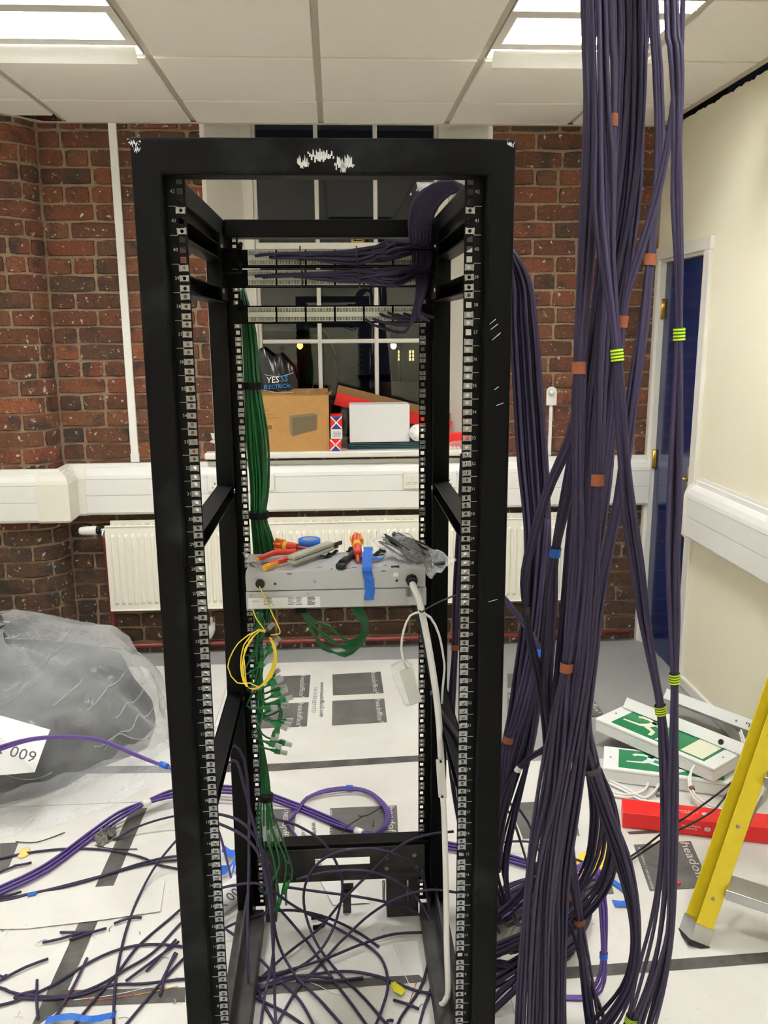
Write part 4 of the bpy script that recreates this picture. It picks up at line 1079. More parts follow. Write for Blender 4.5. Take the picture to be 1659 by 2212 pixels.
# hook-and-loop scraps
for i, (px, py, rz, L) in enumerate(((560, 1219, .2, .05), (706, 1203, 1.0, .04), (718, 1196, .4, .03), (758, 1190, 1.2, .035), (818, 1197, .6, .035), (826, 1190, 1.7, .02))):
    c = top(px, py, .002); M = Matrix.Translation(c) @ Matrix.Rotation(rz, 4, 'Z'); m = MB()
    m.grid(lambda u, v: M @ Vector(((u-.5)*L, (v-.5)*.016, .004*math.sin(u*6+i)+.004)), 8, 1); o = m.build('hook_and_loop_scrap', MT['velcro']); md = o.modifiers.new('s', 'SOLIDIFY'); md.thickness = .0015
    tag(o, ['black hook-and-loop scrap under the pliers on the grey unit', 'black hook-and-loop scrap under the punch-down tool', 'black hook-and-loop scrap by the punch-down blade', 'black hook-and-loop scrap behind the black cable stripper',
            'black hook-and-loop scrap beside the blue tape strip', 'tiny black scrap behind the blue tape strip'][i], 'scrap', 'scraps on the grey unit')
# blue tape strip hanging over the front edge
t = empty('tape_strip', top(800, 1200), 'crumpled strip of blue tape hanging over the front of the grey unit', 'tape')
def tape(pts, w, label=None, name='strip', m='blue_tape', parent=None, wv=(1, 0, 0), tw=0):
    sp = spline(pts, .008); mb = MB(); k = len(sp); r_ = random.Random(len(sp)); wv = Vector(wv)
    for i, p in enumerate(sp):
        j = r_.uniform(-.0012, .0012); wd = wv if not tw else (Matrix.Rotation(tw*i/k, 3, 'Z') @ wv)
        mb.v.append(tuple(Vector(p)-wd*(w/2+j)+Vector((0, -j, 0)))); mb.v.append(tuple(Vector(p)+Vector((0, j-.001, j)))); mb.v.append(tuple(Vector(p)+wd*(w/2-j)+Vector((0, j, 0))))
    for i in range(k-1):
        for c_ in range(2): mb._f((i*3+c_, i*3+c_+1, i*3+c_+4, i*3+c_+3))
    o = mb.build(name, MT[m], parent); md = o.modifiers.new('s', 'SOLIDIFY'); md.thickness = .0006
    return o
tape([top(796, 1182, .022), top(793, 1205, .016), top(793, 1228, .004), AY(795, 1240, UY-.003), AY(799, 1268, UY-.006), AY(797, 1296, UY-.012)], .024, parent=t, wv=(1, 0, .03))
tape([top(800, 1200, .016), top(818, 1208, .006), top(830, 1205, .004)], .02, parent=t, wv=(.2, 1, 0))
# bag of cable ties
t = empty('cable_tie_bag', top(900, 1210), 'clear plastic bag of black cable ties overhanging the grey unit', 'bag')
Lb, Rb = AZ(800, 1160, ZT+.02), AZ(868, 1148, ZT+.035)
qa, qb, qc, qd = AY(795, 1166, 2.13), AY(862, 1146, 2.17), AY(988, 1212, 2.06), AY(930, 1248, 1.99)
def bag_pt(u, v, h, s):
    p = (qa.lerp(qd, u)).lerp(qb.lerp(qc, u), v)
    e = max(0, min(1, min(u, 1-u, v, 1-v)*5))
    return p + Vector((0, 0, 1))*(h*s*e*(.8+.3*math.sin(u*9+v*7)) + .004*math.sin(u*23+v*17))
m = MB(); m.smooth = True; m.grid(lambda u, v: bag_pt(u, v, .016, 1), 26, 14); m.grid(lambda u, v: bag_pt(u, v, .010, -1)+Vector((0, 0, -.0006)), 26, 14); m.build('bag_film', MT['film'], t)
for i in range(46):
    v0 = rr.uniform(.2, .8); u0, u1 = rr.uniform(.06, .2), rr.uniform(.55, .82)
    h = rr.uniform(-.006, .010)
    p = [bag_pt(u0, v0, .0, 1)+Vector((0, 0, h)), bag_pt((u0+u1)/2, v0+rr.uniform(-.08, .08), 0, 1)+Vector((0, 0, h+.002)), bag_pt(u1, min(.85, max(.15, v0+rr.uniform(-.15, .15))), 0, 1)+Vector((0, 0, h))]
    tube_obj(p, .0024, 'black_cable', 'cable_tie', t, n=4)
c = bag_pt(.86, .35, 0, 1); MB().tube(spline([c, c+Vector((.02, .008, .003)), c+Vector((.035, .01, .004))]), .006, 6).build('cable_tie', MT['black_cable'], t)
# crumpled clear film at the left end
a, b, c_, d_ = AY(520, 1197, 2.03), top(566, 1214, .004), top(570, 1228, .004), AY(542, 1226, 2.0)
m = MB(); m.smooth = True; m.grid(lambda u, v: (a.lerp(d_, u)).lerp(b.lerp(c_, u), v)+Vector((0, 0, .006*math.sin(u*8+v*5)+.004)), 10, 10)
tag(m.build('film_scrap', MT['film']), 'crumpled clear film under the ends of the plier grips', 'film')
# small screws, ties and copper clippings
o = MB().tube([top(845, 1224, .004), top(862, 1223, .004)], .0022, 6).build('cable_tie', MT['black_cable']); tag(o, 'short black cable tie end near the bag on the grey unit', 'cable tie')
for i, (px, py) in enumerate(((690, 1226), (716, 1229), (727, 1231), (752, 1228), (765, 1226), (700, 1218), (862, 1226), (832, 1222), (610, 1190))):
    c = top(px, py, .0013); an = rr.uniform(0, 3); d = Vector((math.cos(an), math.sin(an)*.6, 0))*.007
    o = MB().tube([c-d, c+Vector((0, 0, .001)), c+d], .0007, 4).build('wire_clipping', MT['red_grip' if i % 3 == 0 else 'velcro' if i % 3 == 1 else 'white_cable'])
    tag(o, ['tiny red wire clipping on the top of the grey unit', 'tiny black wire clipping on the top of the grey unit', 'tiny white wire clipping on the top of the grey unit'][i % 3], 'wire clipping', 'clippings on the grey unit')

# ---- yellow fibre
t = empty('fibre_lead', AY(562, 1261, UY), 'thin yellow fibre lead coiled and tied below the grey unit', 'fibre lead')
tube_obj([AY(558, 1262, UY+.002)]+pts_px([(572, 1290, 1.985), (590, 1330, 1.98), (605, 1362, 1.975), (600, 1370, 1.97), (578, 1372, 1.965)]), .0015, 'yellow', 'strand', t)
tube_obj(pts_px([(546, 1316, 2.0), (553, 1335, 1.985), (565, 1352, 1.975), (578, 1370, 1.965)]), .0015, 'yellow', 'strand', t)
for k, (dx, w_) in enumerate(((0, 0), (-6, 4), (3, -3), (7, 2), (-2, 7))):
    tube_obj(pts_px([(578, 1370, 1.965), (560+dx*.5, 1363-k, 1.96), (535-k*2-(18 if k == 1 else 0), 1395+dx, 1.955), (522+dx-(24 if k == 1 else 0), 1440, 1.955), (528+dx*.6-(12 if k == 1 else 0), 1475, 1.955), (540, 1487+(-12 if k == 1 else 0), 1.95), (560, 1486-abs(dx)*.4, 1.955), (580+w_, 1462, 1.96), (594+w_*.5, 1425, 1.96), (590+w_*.5, 1392, 1.963), (578, 1370, 1.965)]), .0015, 'yellow', 'strand', t)
for px, py in ((579, 1370), (538, 1487)): MB().cbox(AY(px, py, 1.955), (.012, .01, .012)).build('strap', MT['velcro'], t)

# ---- white power conduit down the right side
t = empty('power_cable', AY(960, 2000, 1.75), 'thick white power cable running from the grey unit down to the floor', 'cable')
tube_obj([Vector((gd.x, UY-.012, gd.z-.002)), Vector((gd.x+.003, UY-.035, gd.z-.012))]+pts_px([(903, 1290, 1.96), (915, 1340, 1.95), (930, 1420, 1.94), (942, 1500, 1.93), (949, 1570, 1.92), (953, 1642, 1.91)]), .0082, 'white_cable', 'sheath', t, n=10)
a, b = AY(951, 1640, 1.905), AY(957, 1722, 1.895)
M = frame_m(a, b-a, (1, 0, 0)); MB().box(0, (b-a).length, -.011, .010, -.004, .004, M).build('flat_connector', MT['plastic_white'], t, bev=.002)
m = MB(); m.cyl(a+Vector((0, -.006, -.002)), a+Vector((0, -.009, -.002)), .003); m.cyl(b+Vector((-.003, -.006, .006)), b+Vector((-.003, -.009, .006)), .003); m.build('fixing_hole', MT['black'], t)
tube_obj([b]+pts_px([(960, 1780, 1.88), (963, 1900, 1.85), (965, 2050, 1.80), (967, 2150, 1.78)])+[Vector((.232, 1.79, .05)), Vector((.24, 1.83, .012))], .0072, 'white_cable', 'sheath', t, n=10)
t = empty('adapter_lead', AY(880, 1480, 1.93), 'small flat white adapter in clear sleeve hanging on a thin white wire', 'adapter')
tube_obj(pts_px([(908, 1322, 1.935), (886, 1330, 1.93), (872, 1362, 1.925), (867, 1400, 1.925), (873, 1432, 1.925), (880, 1444, 1.925)]), .0030, 'white_cable', 'wire', t)
tube_obj(pts_px([(908, 1322, 1.935), (930, 1334, 1.945), (948, 1370, 1.96), (958, 1420, 1.97), (960, 1445, 1.98), (956, 1490, 1.99), (955, 1520, 1.99)]), .0030, 'white_cable', 'wire', t)
pa = [AY(*p, 1.925) for p in ((862, 1450), (890, 1440), (911, 1515), (886, 1526))]
MB().prism(pa[::-1], (0, .008, 0)).build('adapter_body', MT['plastic_white'], t, bev=.002)
pa = [AY(*p, 1.921) for p in ((846, 1442), (858, 1434), (875, 1428), (893, 1440), (913, 1516), (878, 1527), (872, 1520), (848, 1462))]
MB().prism(pa[::-1], (0, .016, 0)).build('clear_sleeve', film_mat('smooth clear sleeve', (225, 228, 226), .10, .08, .03, 5), t)
o = MB().tube(spline(pts_px([(906, 1319, 1.93), (912, 1322, 1.925), (920, 1316, 1.93), (950, 1300, 1.96), (985, 1285, 2.02)])), .0022, 5).build('cable_tie', MT['black_cable']); tag(o, 'long black cable tie gripping the white power cable', 'cable tie')
o = tube_obj(pts_px([(891, 1306, 2.12), (905, 1345, 2.1), (918, 1395, 2.08), (930, 1460, 2.06), (945, 1520, 2.0), (975, 1570, 1.9), (1000, 1600, 1.8)]), .0045, 'black_cable', 'power_lead'); tag(o, 'black power lead from behind the grey unit to the side of the rack', 'cable')
# ================================================================== ON THE WINDOW BOARD
SZ = 1.0772
MT['card'] = mat('brown cardboard', (176, 132, 76), .8, var=.06, vscale=30)
MT['card_in'] = mat('inner cardboard', (140, 104, 64), .85)
MT['card_ink'] = mat('brown print', (120, 84, 44), .8)
MT['grey_print'] = mat('grey print', (128, 112, 84), .8)
MT['red_box'] = mat('red printed card', (222, 34, 30), .4)
MT['blue_print'] = mat('navy print', (40, 54, 120), .5)
MT['white_print'] = mat('white print', (238, 238, 240), .5)
MT['teal'] = mat('dark teal card', (30, 62, 66), .4)
MT['bag_black'] = mat('black polythene', (12, 13, 16), .25, bump=.6, bscale=18)
MT['sky_print'] = mat('sky blue print', (40, 140, 214), .5)
def on_sill(px, Y): return AZ(px, 975, SZ)           # helper not used for depth
# cup
c = AY(463, 960, 4.40); c.z = SZ
t = empty('cup', c, 'white tapered cup on the end of the window board', 'cup')
MB().lathe([(.0, .0), (.019, .0), (.020, .004), (.029, .092), (.030, .094), (.0275, .094), (.0185, .006), (0, .006)], 24, Matrix.Translation(c), caps=False).build('cup_body', MT['plastic_white'], t)
# cardboard box
x0, x1 = AY(538, 920, 4.33).x, AY(711, 920, 4.33).x; zt_ = AY(640, 855, 4.33).z
t = empty('cardboard_box', ((x0+x1)/2, 4.42, SZ), 'open brown cardboard box printed with a grey metal back box', 'cardboard box')
m = MB(); th = .003
for b_ in ((x0, x1, 4.33, 4.33+th, SZ, zt_), (x0, x1, 4.50-th, 4.50, SZ, zt_+.008), (x0, x0+th, 4.333, 4.497, SZ, zt_), (x1-th, x1, 4.333, 4.497, SZ, zt_), (x0, x1, 4.333, 4.497, SZ, SZ+th)): m.box(*b_)
m.build('carton', MT['card'], t)
MB().prism([(x1-.002, 4.34, zt_), (x1+.012, 4.345, zt_+.006), (x1+.016, 4.49, zt_+.012), (x1-.002, 4.495, zt_)], (0, 0, .002)).build('flap', MT['card'], t)
MB().prism([(x0, 4.497, zt_), (x1, 4.497, zt_), (x1-.005, 4.54, zt_+.02), (x0+.01, 4.54, zt_+.02)], (0, 0, .002)).build('flap', MT['card_in'], t)
def face_text(s, px, py, size, m, Y, parent, **k): return text(s, size, MT[m], frame_m(AY(px, py, Y-.0006), (1, 0, 0), (0, 0, 1)), parent, **k)
for s, py, sz in (('SB2G25', 887, .013), ('Metal Switch &', 895, .0115), ('Box 2 Gang 25mm', 903, .0115), ('Qty: 120', 911, .011)): face_text(s, 564 if s != 'Box 2 Gang 25mm' else 562, py, sz, 'card_ink', 4.33, t, align='LEFT')
P = [AY(*p, 4.3292) for p in ((625, 898), (679, 892), (686, 897), (685, 929), (631, 943), (626, 936))]
MB().prism(P[::-1], (0, .0006, 0)).build('printed_picture', MT['grey_print'], t)
P = [AY(*p, 4.3288) for p in ((631, 903), (685, 897), (684, 928), (632, 941))]; MB().prism(P[::-1], (0, .0003, 0)).build('printed_picture', mat('darker grey print', (108, 94, 70), .8), t)
m = MB()
for i in range(9): c = AY(572+i*1.7, 927, 4.3292); m.box(c.x, c.x+.002+.001*(i % 3), 4.3288, 4.3296, c.z, c.z+.02)
m.build('barcode', MT['card_ink'], t)
a = AY(668, 846, 4.46); o = tape([a+Vector((-.005, 0, -.01)), a+Vector((0, 0, .012)), a+Vector((.018, -.005, .016)), a+Vector((.02, -.01, .03))], .014, m='label_white', name='paper_curl', wv=(0, 1, 0)); tag(o, 'curled white paper strip on the open cardboard box', 'paper')
# black bag with lettering
t = empty('carrier_bag', AY(600, 840, 4.56), 'crumpled black carrier bag with white and blue lettering behind the cardboard box', 'bag')
bx0, bx1 = AY(556, 800, 4.56).x, AY(643, 800, 4.56).x; bz1 = AY(590, 748, 4.56).z
tops = [(556, 757), (572, 750), (585, 762), (600, 771), (612, 762), (622, 777), (632, 790), (643, 822)]
def bag(u, v):
    k = u*(len(tops)-1); i = min(int(k), len(tops)-2); f = k-i; ty = tops[i][1]*(1-f)+tops[i+1][1]*f; px = tops[0][0]+(tops[-1][0]-tops[0][0])*u
    zt2 = AY(px, ty, 4.56).z; z = SZ+(zt2-SZ)*v; x = bx0+(bx1-bx0)*u
    d = .05*math.sin(PI*u)**.5*math.sin(PI*min(1, v*.9+.1))**.6
    return x, z, d
m = MB(); m.smooth = True
def fw(u, v): x, z, d = bag(u, v); return Vector((x, 4.56-d+.005*math.sin(u*19+v*13), z))
def bk(u, v): x, z, d = bag(1-u, v); return Vector((x, 4.565+d*.6, z))
m.grid(fw, 24, 20); m.grid(bk, 24, 20); m.build('bag_body', MT['bag_black'], t)
def btext(s, px, py, size, m): return text(s, size, MT[m], frame_m(AY(px, py, 4.495), (1, 0, .05), (0, 0, 1)), t, align='LEFT', spacing=.95, shear=.12)
btext('YES', 575, 822, .044, 'white_print'); btext('SS', 605, 819, .044, 'sky_print'); btext('ELECTRICAL', 569, 837, .028, 'sky_print')
for pts in ([(572, 809), (590, 813), (612, 812), (634, 805)], [(569, 842), (590, 847), (612, 849), (634, 847)]):
    MB().tube(spline([AY(*p, 4.496) for p in pts]), .0012, 4).build('printed_line', MT['white_print'], t)
# small red white and blue boxes
def flag_box(px0, px1, py0, py1, Y, label, kind):
    a, b = AY(px0, py0, Y), AY(px1, py1, Y); z0, z1 = min(a.z, b.z), max(a.z, b.z)
    t = empty('small_box', ((a.x+b.x)/2, Y+.08, z0), label, 'small box', 'small boxes on the window board')
    return t, a.x, b.x, z0, z1
zz = SZ
for kind, h, label in (('x', .064, 'red white and blue small box at the bottom of its stack'), ('w', .048, 'white small box with fine print between two red ones'), ('x', .068, 'red white and blue small box at the top of its stack')):
    a, b = AY(713 if zz < 1.1 else 715, 970, 4.31).x, AY(737 if zz < 1.1 else 740, 970, 4.31).x
    t = empty('small_box', ((a+b)/2, 4.38, zz), label, 'small box', 'small boxes on the window board')
    MB().box(a, b, 4.31, 4.45, zz+.0005, zz+h).build('box_body', MT['red_box' if kind == 'x' else 'label_white'], t, bev=.001)
    y = 4.3094; cx, cz = (a+b)/2, zz+h/2; w2, h2 = (b-a)/2-.001, h/2-.004
    if kind == 'x':
        MB().prism([(a, y+.0003, zz+.002), (b, y+.0003, zz+.002), (cx, y+.0003, cz)], (0, .0002, 0)).build('print', MT['blue_print'], t)
        MB().prism([(a, y+.0003, zz+h-.002), (cx, y+.0003, cz), (b, y+.0003, zz+h-.002)], (0, .0002, 0)).build('print', MT['blue_print' if zz > 1.1 else 'red_box'], t)
        m = MB()
        for s in (-1, 1): 
            d = .0045; m.prism([(cx-w2, y, cz-s*h2-d), (cx-w2, y, cz-s*h2+d), (cx+w2, y, cz+s*h2+d), (cx+w2, y, cz+s*h2-d)][::1], (0, .0003, 0))
        m.build('print', MT['white_print'], t)
    else:
        m = MB()
        for i in range(4): m.box(a+.008+.004*(i % 2), b-.008, y, y+.0004, zz+.012+i*.007, zz+.014+i*.007)
        m.build('print', MT['label_ink'], t)
    zz += h
# stack of dark trays, white box on it
xa, xb = AY(752, 965, 4.36).x, AY(925, 965, 4.36).x
for i in range(4):
    o = MB().box(xa+.003*(i % 2), xb, 4.36, 4.56, SZ+.0005+i*.0088, SZ+.0068+i*.0088).build('flat_pack', MT['teal'], bev=.001)
    tag(o, ['dark teal flat pack at the bottom of the stack under the white box', 'dark teal flat pack second from the bottom under the white box', 'dark teal flat pack second from the top under the white box', 'dark teal flat pack directly under the white box'][i], 'flat pack', 'flat packs on the window board')
zs = SZ+.036
wx0, wx1 = AY(755, 910, 4.37).x, AY(885, 910, 4.37).x; wz1 = AY(800, 875, 4.37).z
t = empty('white_box', ((wx0+wx1)/2, 4.45, zs), 'plain white cardboard box on a stack of dark flat packs', 'cardboard box')
MB().box(wx0, wx1, 4.37, 4.52, zs, wz1).build('box_body', MT['label_white'], t, bev=.002)
MB().box(wx0+.004, wx1-.004, 4.372, 4.519, wz1, wz1+.0015).build('lid_flap', MT['label_white'], t)
# long open red box leaning behind the white box
t = empty('long_red_box', AY(830, 880, 4.57), 'long open red box leaning behind the white box', 'cardboard box')
P0, P1 = AY(721, 874, 4.545), AY(970, 936, 4.545); d = P1-P0; n = Vector((0, 1, 0)); u = d.cross(n)*-1; u.normalize()
M = frame_m(P0, d, n); L = d.length; M = M @ Matrix.Scale(1, 4)
zz_ = (M.to_3x3() @ Vector((0, 0, 1))).z; sg = 1 if zz_ > 0 else -1
m = MB(); m.box(0, L, 0, .003, 0, sg*.066, M); m.box(0, L, 0, .05, 0, sg*.003, M); m.box(0, .003, 0, .05, 0, sg*.066, M); m.build('red_side', MT['red_box'], t)
m = MB(); m.box(0, L, .047, .05, 0, sg*.104, M); m.build('inner_flap', MT['card_in'], t)
# red flat box to the right
a, b = AY(955, 955, 4.42), AY(1002, 955, 4.42)
t = empty('red_flat_box', (a.x+.08, 4.45, SZ), 'small red box lying at the end of the window board', 'cardboard box')
M = frame_m((a.x-.02, 4.40, SZ), (1, .1, -.0), (0, 1, 0)); MB().box(0, .21, 0, .06, .001, .07, M).build('box_body', MT['red_box'], t, bev=.002)
# smoke detector head
c = AY(902, 935, 4.345); 
t = empty('smoke_detector', c, 'round white smoke detector standing on edge by the flat packs', 'smoke detector')
MB().lathe([(.0, .02), (.02, .02), (.030, .014), (.042, .008), (.044, 0)][::-1], 28, Matrix.Translation((c.x, 4.352, c.z)) @ Matrix.Rotation(PI/2, 4, 'X')).build('dome', MT['plastic_white'], t)
m = MB()
for i in range(6): a_ = i*PI/3; m.box(c.x+.03*math.cos(a_)-.005, c.x+.03*math.cos(a_)+.005, 4.336, 4.34, c.z+.03*math.sin(a_)-.001, c.z+.03*math.sin(a_)+.001)
m.build('slot', MT['grey_print'], t)
# clear bag with white fixings
a = AY(985, 962, 4.33)
t = empty('fixings_bag', (a.x, 4.33, SZ), 'clear plastic bag of white fixings at the end of the window board', 'bag')
m = MB(); m.smooth = True; m.grid(lambda u, v: Vector((a.x-.07+.16*u, 4.30+.09*v, SZ+.002+.04*math.sin(PI*u)*math.sin(PI*v)+.003*math.sin(u*20+v*14))), 16, 12); m.build('bag_film', MT['film'], t)
for i in range(4): MB().box(a.x-.03+.02*i, a.x-.022+.02*i, 4.32+.01*(i % 2), 4.36, SZ+.002, SZ+.012).build('fixing', MT['plastic_white'], t)
# ================================================================== ON THE FLOOR
FZ = .0045
# ---- big clear plastic bag around a dark bundle
MT['film_bag'] = film_mat('big clear polythene bag', (222, 225, 226), .13, .14, .8, 7)
MT['felt'] = mat('dark grey felt', (30, 31, 34), .95, c2=(60, 62, 64), vscale=5, mixlo=.4, mixhi=.7, bump=.5, bscale=60)
t = empty('plastic_bag', (-1.35, 3.4, FZ), 'large clear polythene bag around dark grey padding on the floor', 'bag')
from mathutils import noise as mnoise
rs0 = random.Random(4)
def lump(u, v, k, off):
    """u angle 0..1, v 0 bottom .. 1 top"""
    a = u*2*PI; ca, sa = math.cos(a), math.sin(a)
    rx, ry = .60*k, .60*k
    e = (1-v**2.2)**.5 if v < 1 else 0
    x, y = -1.40 + rx*ca*e*(1+.10*math.cos(2*a+.7)), 3.45 + ry*sa*e*(1+.08*math.sin(3*a))
    z = FZ + .49*k*v*(1-.30*max(0, ca)*.6 - .12*max(0, -sa))
    n = mnoise.noise(Vector((x*3+off, y*3, z*4)))*.07 + mnoise.noise(Vector((x*9+off, y*9, z*10)))*.02
    x += ca*n; y += sa*n; z += n*.6*v
    return Vector((x, y, max(FZ, z)))
m = MB(); m.smooth = True; m.grid(lambda u, v: lump(u, v, .93, 0), 40, 18); m.build('padding', MT['felt'], t)
def film(u, v):
    p = lump(u, v, 1.07, 0); f = mnoise.noise(Vector((math.cos(u*2*PI)*4, math.sin(u*2*PI)*4+v*1.5, v*2)))
    r_ = abs(mnoise.noise(Vector((u*26, v*3, 5.5))))
    return p + Vector((math.cos(u*2*PI)*f*.05, math.sin(u*2*PI)*f*.05, (.035-r_*.10)*math.sin(PI*min(1, v+.15))))
m = MB(); m.smooth = True; m.grid(film, 120, 40); m.build('bag_film', MT['film_bag'], t)
def skirt(u, v):
    a = PI*1.05+u*PI*.95; ca, sa = math.cos(a), math.sin(a); r0 = .60+.22*v
    return Vector((-1.40+ca*r0*1.05, 3.45+sa*r0, FZ+.002+.05*(1-v)**2+.028*abs(mnoise.noise(Vector((u*14, v*3, 1))))*2*(1-.5*v)))
m = MB(); m.smooth = True; m.grid(skirt, 60, 8); m.build('loose_film', MT['film_bag'], t)
# long creases of the film
for k in range(20):
    u0, v0 = rs0.uniform(.50, .98), rs0.uniform(.15, .7); L_ = rs0.uniform(.12, .3); sg = rs0.choice((-1, 1))
    P = [film(u0+L_*q/9*.45*sg, min(.97, v0+L_*q/9*.9))+Vector((0, -.004, .004)) for q in range(10)]
    MB().tube(spline(P, .02), .0022, 5).build('crease', MT['film_bag'], t)
def paper(pix, ztops, name, label, mm='label_white', th=.0006):
    P = [AZ(px, py, z) for (px, py), z in zip(pix, ztops)]
    o = MB().prism(P, (0, 0, th)).build(name, MT[mm]); tag(o, label, 'paper'); return o, P
# sheet with handwriting lying against the bag
P = [AY(-60, 1530, 2.86), AY(10, 1549, 2.88), AY(108, 1577, 2.90), AY(75, 1668, 2.76), AY(-60, 1680, 2.74)]
pp = MB().prism(P[::-1], (0, .001, .001)).build('paper_sheet', MT['label_white']); tag(pp, 'white paper sheet with large print leaning on the plastic bag', 'paper')
dx = (P[1]-P[2]).normalized(); dn = (P[3]-P[2])
for s, px, py in (('600 X', 40, 1612),):
    text(s, .06 if s != 'O' else .05, MT['label_ink'], frame_m(AY(px, py, 2.80)+Vector((0, -.035, 0)), dx, dn), pp)

# ---- loose cables
def fcable(pix, label, r=.0038, m='dull_purple', group='loose purple cables on the floor', step=.02, cat='cable', name='loose_cable', ymax=None):
    """pix: (px, py, z) near the floor, or (px, py, 'Y', Y)"""
    P = []
    for q in pix:
        if len(q) < 4:
            p = AZ(q[0], q[1], max(FZ+r, q[2] if len(q) == 3 else 0))
            if ymax and p.y > ymax: p = AY(q[0], q[1], ymax-.004*(len(P) % 3))
            P.append(p)
        else: P.append(AY(q[0], q[1], q[3]))
    o = MB().tube(spline(P, step), r, 7).build(name, MT[m]); tag(o, label, cat, group); return o
# violet pair arching past the bag
t = empty('cable_pair', AY(200, 1600, 2.62), 'pair of violet cables arching past the plastic bag with blue tape', 'cables')
for k in (0, 1, 2):
    d = (0, 5, 9)[k]
    tube_obj(pts_px([(-420, 1800+d, 2.66), (-200, 1700+d, 2.64), (-60, 1636+d, 2.62), (0, 1612+d, 2.60), (70, 1594+d*.6, 2.58), (150, 1590+d*.4, 2.55), (220, 1598+d*.5, 2.5), (290, 1627+d*.5, 2.42), (340, 1648+d*.3, 2.36), (362, 1656, 2.33), (420, 1700, 2.25), (470, 1790, 2.18)])+[AZ(500, 1900, .012)], .0037, 'violet', 'cable', t)
MB().tube([AY(347, 1650, 2.35), AY(362, 1656, 2.33)], .0085, 8).build('tape_band', MT['blue_tape'], t)
# violet bundle across the floor
t = empty('cable_bundle', AZ(320, 1735, FZ), 'bundle of violet cables running over the floor with white tape bands', 'cables', None)
main = [(-500, 2080), (-220, 2020), (-40, 1945), (0, 1925), (100, 1876), (200, 1803), (260, 1762), (315, 1735), (380, 1714), (470, 1706), (560, 1716), (640, 1743), (720, 1776), (775, 1797), (845, 1812), (930, 1822), (1010, 1836), (1080, 1850), (1150, 1870), (1215, 1890)]
for k in range(6):
    ox, oy = (k % 3-1)*4, (k//3)*8
    P = [AZ(px+ox*.5, py+ox*1.6*(.35 if abs(px-315) < 20 or abs(px-775) < 20 else 1.1)-oy*.3, FZ+.004+.0075*(k//3)+(.03 if 250 < px < 600 else .0)) for px, py in main]
    tube_obj(P, .0037, 'violet', 'cable', t)
for a, b in (((308, 1739), (323, 1731)), ((768, 1794), (784, 1800))):
    z = .045 if a[0] < 400 else .014
    MB().tube([AZ(*a, z), AZ(*b, z)], .0125, 10).build('tape_band', MT['plastic_white'], t)
# violet coil in front of the wall
t = empty('cable_coil', AZ(740, 1755, FZ), 'coil of violet cables on the floor behind the rack', 'cable coil')
for k in range(4):
    s = k*.045
    lp = [(620-k*2, 1780), (632+k*3, 1755), (660+k*2, 1723), (700, 1706+k*2), (755, 1700+k*2), (800-k, 1710+k), (836-k*3, 1742), (843-k*3, 1770), (825-k*3, 1795), (780, 1810), (700, 1818), (650, 1812)]
    tube_obj([AZ(px, py, FZ+.004+.004*k) for px, py in (lp if k % 2 else lp[2:]+[(640, 1806), (620, 1775)])], .0037, 'violet', 'cable', t)
MB().tube([AZ(748, 1701, .014), AZ(762, 1701, .014)], .0095, 8).build('tape_band', MT['blue_tape'], t)

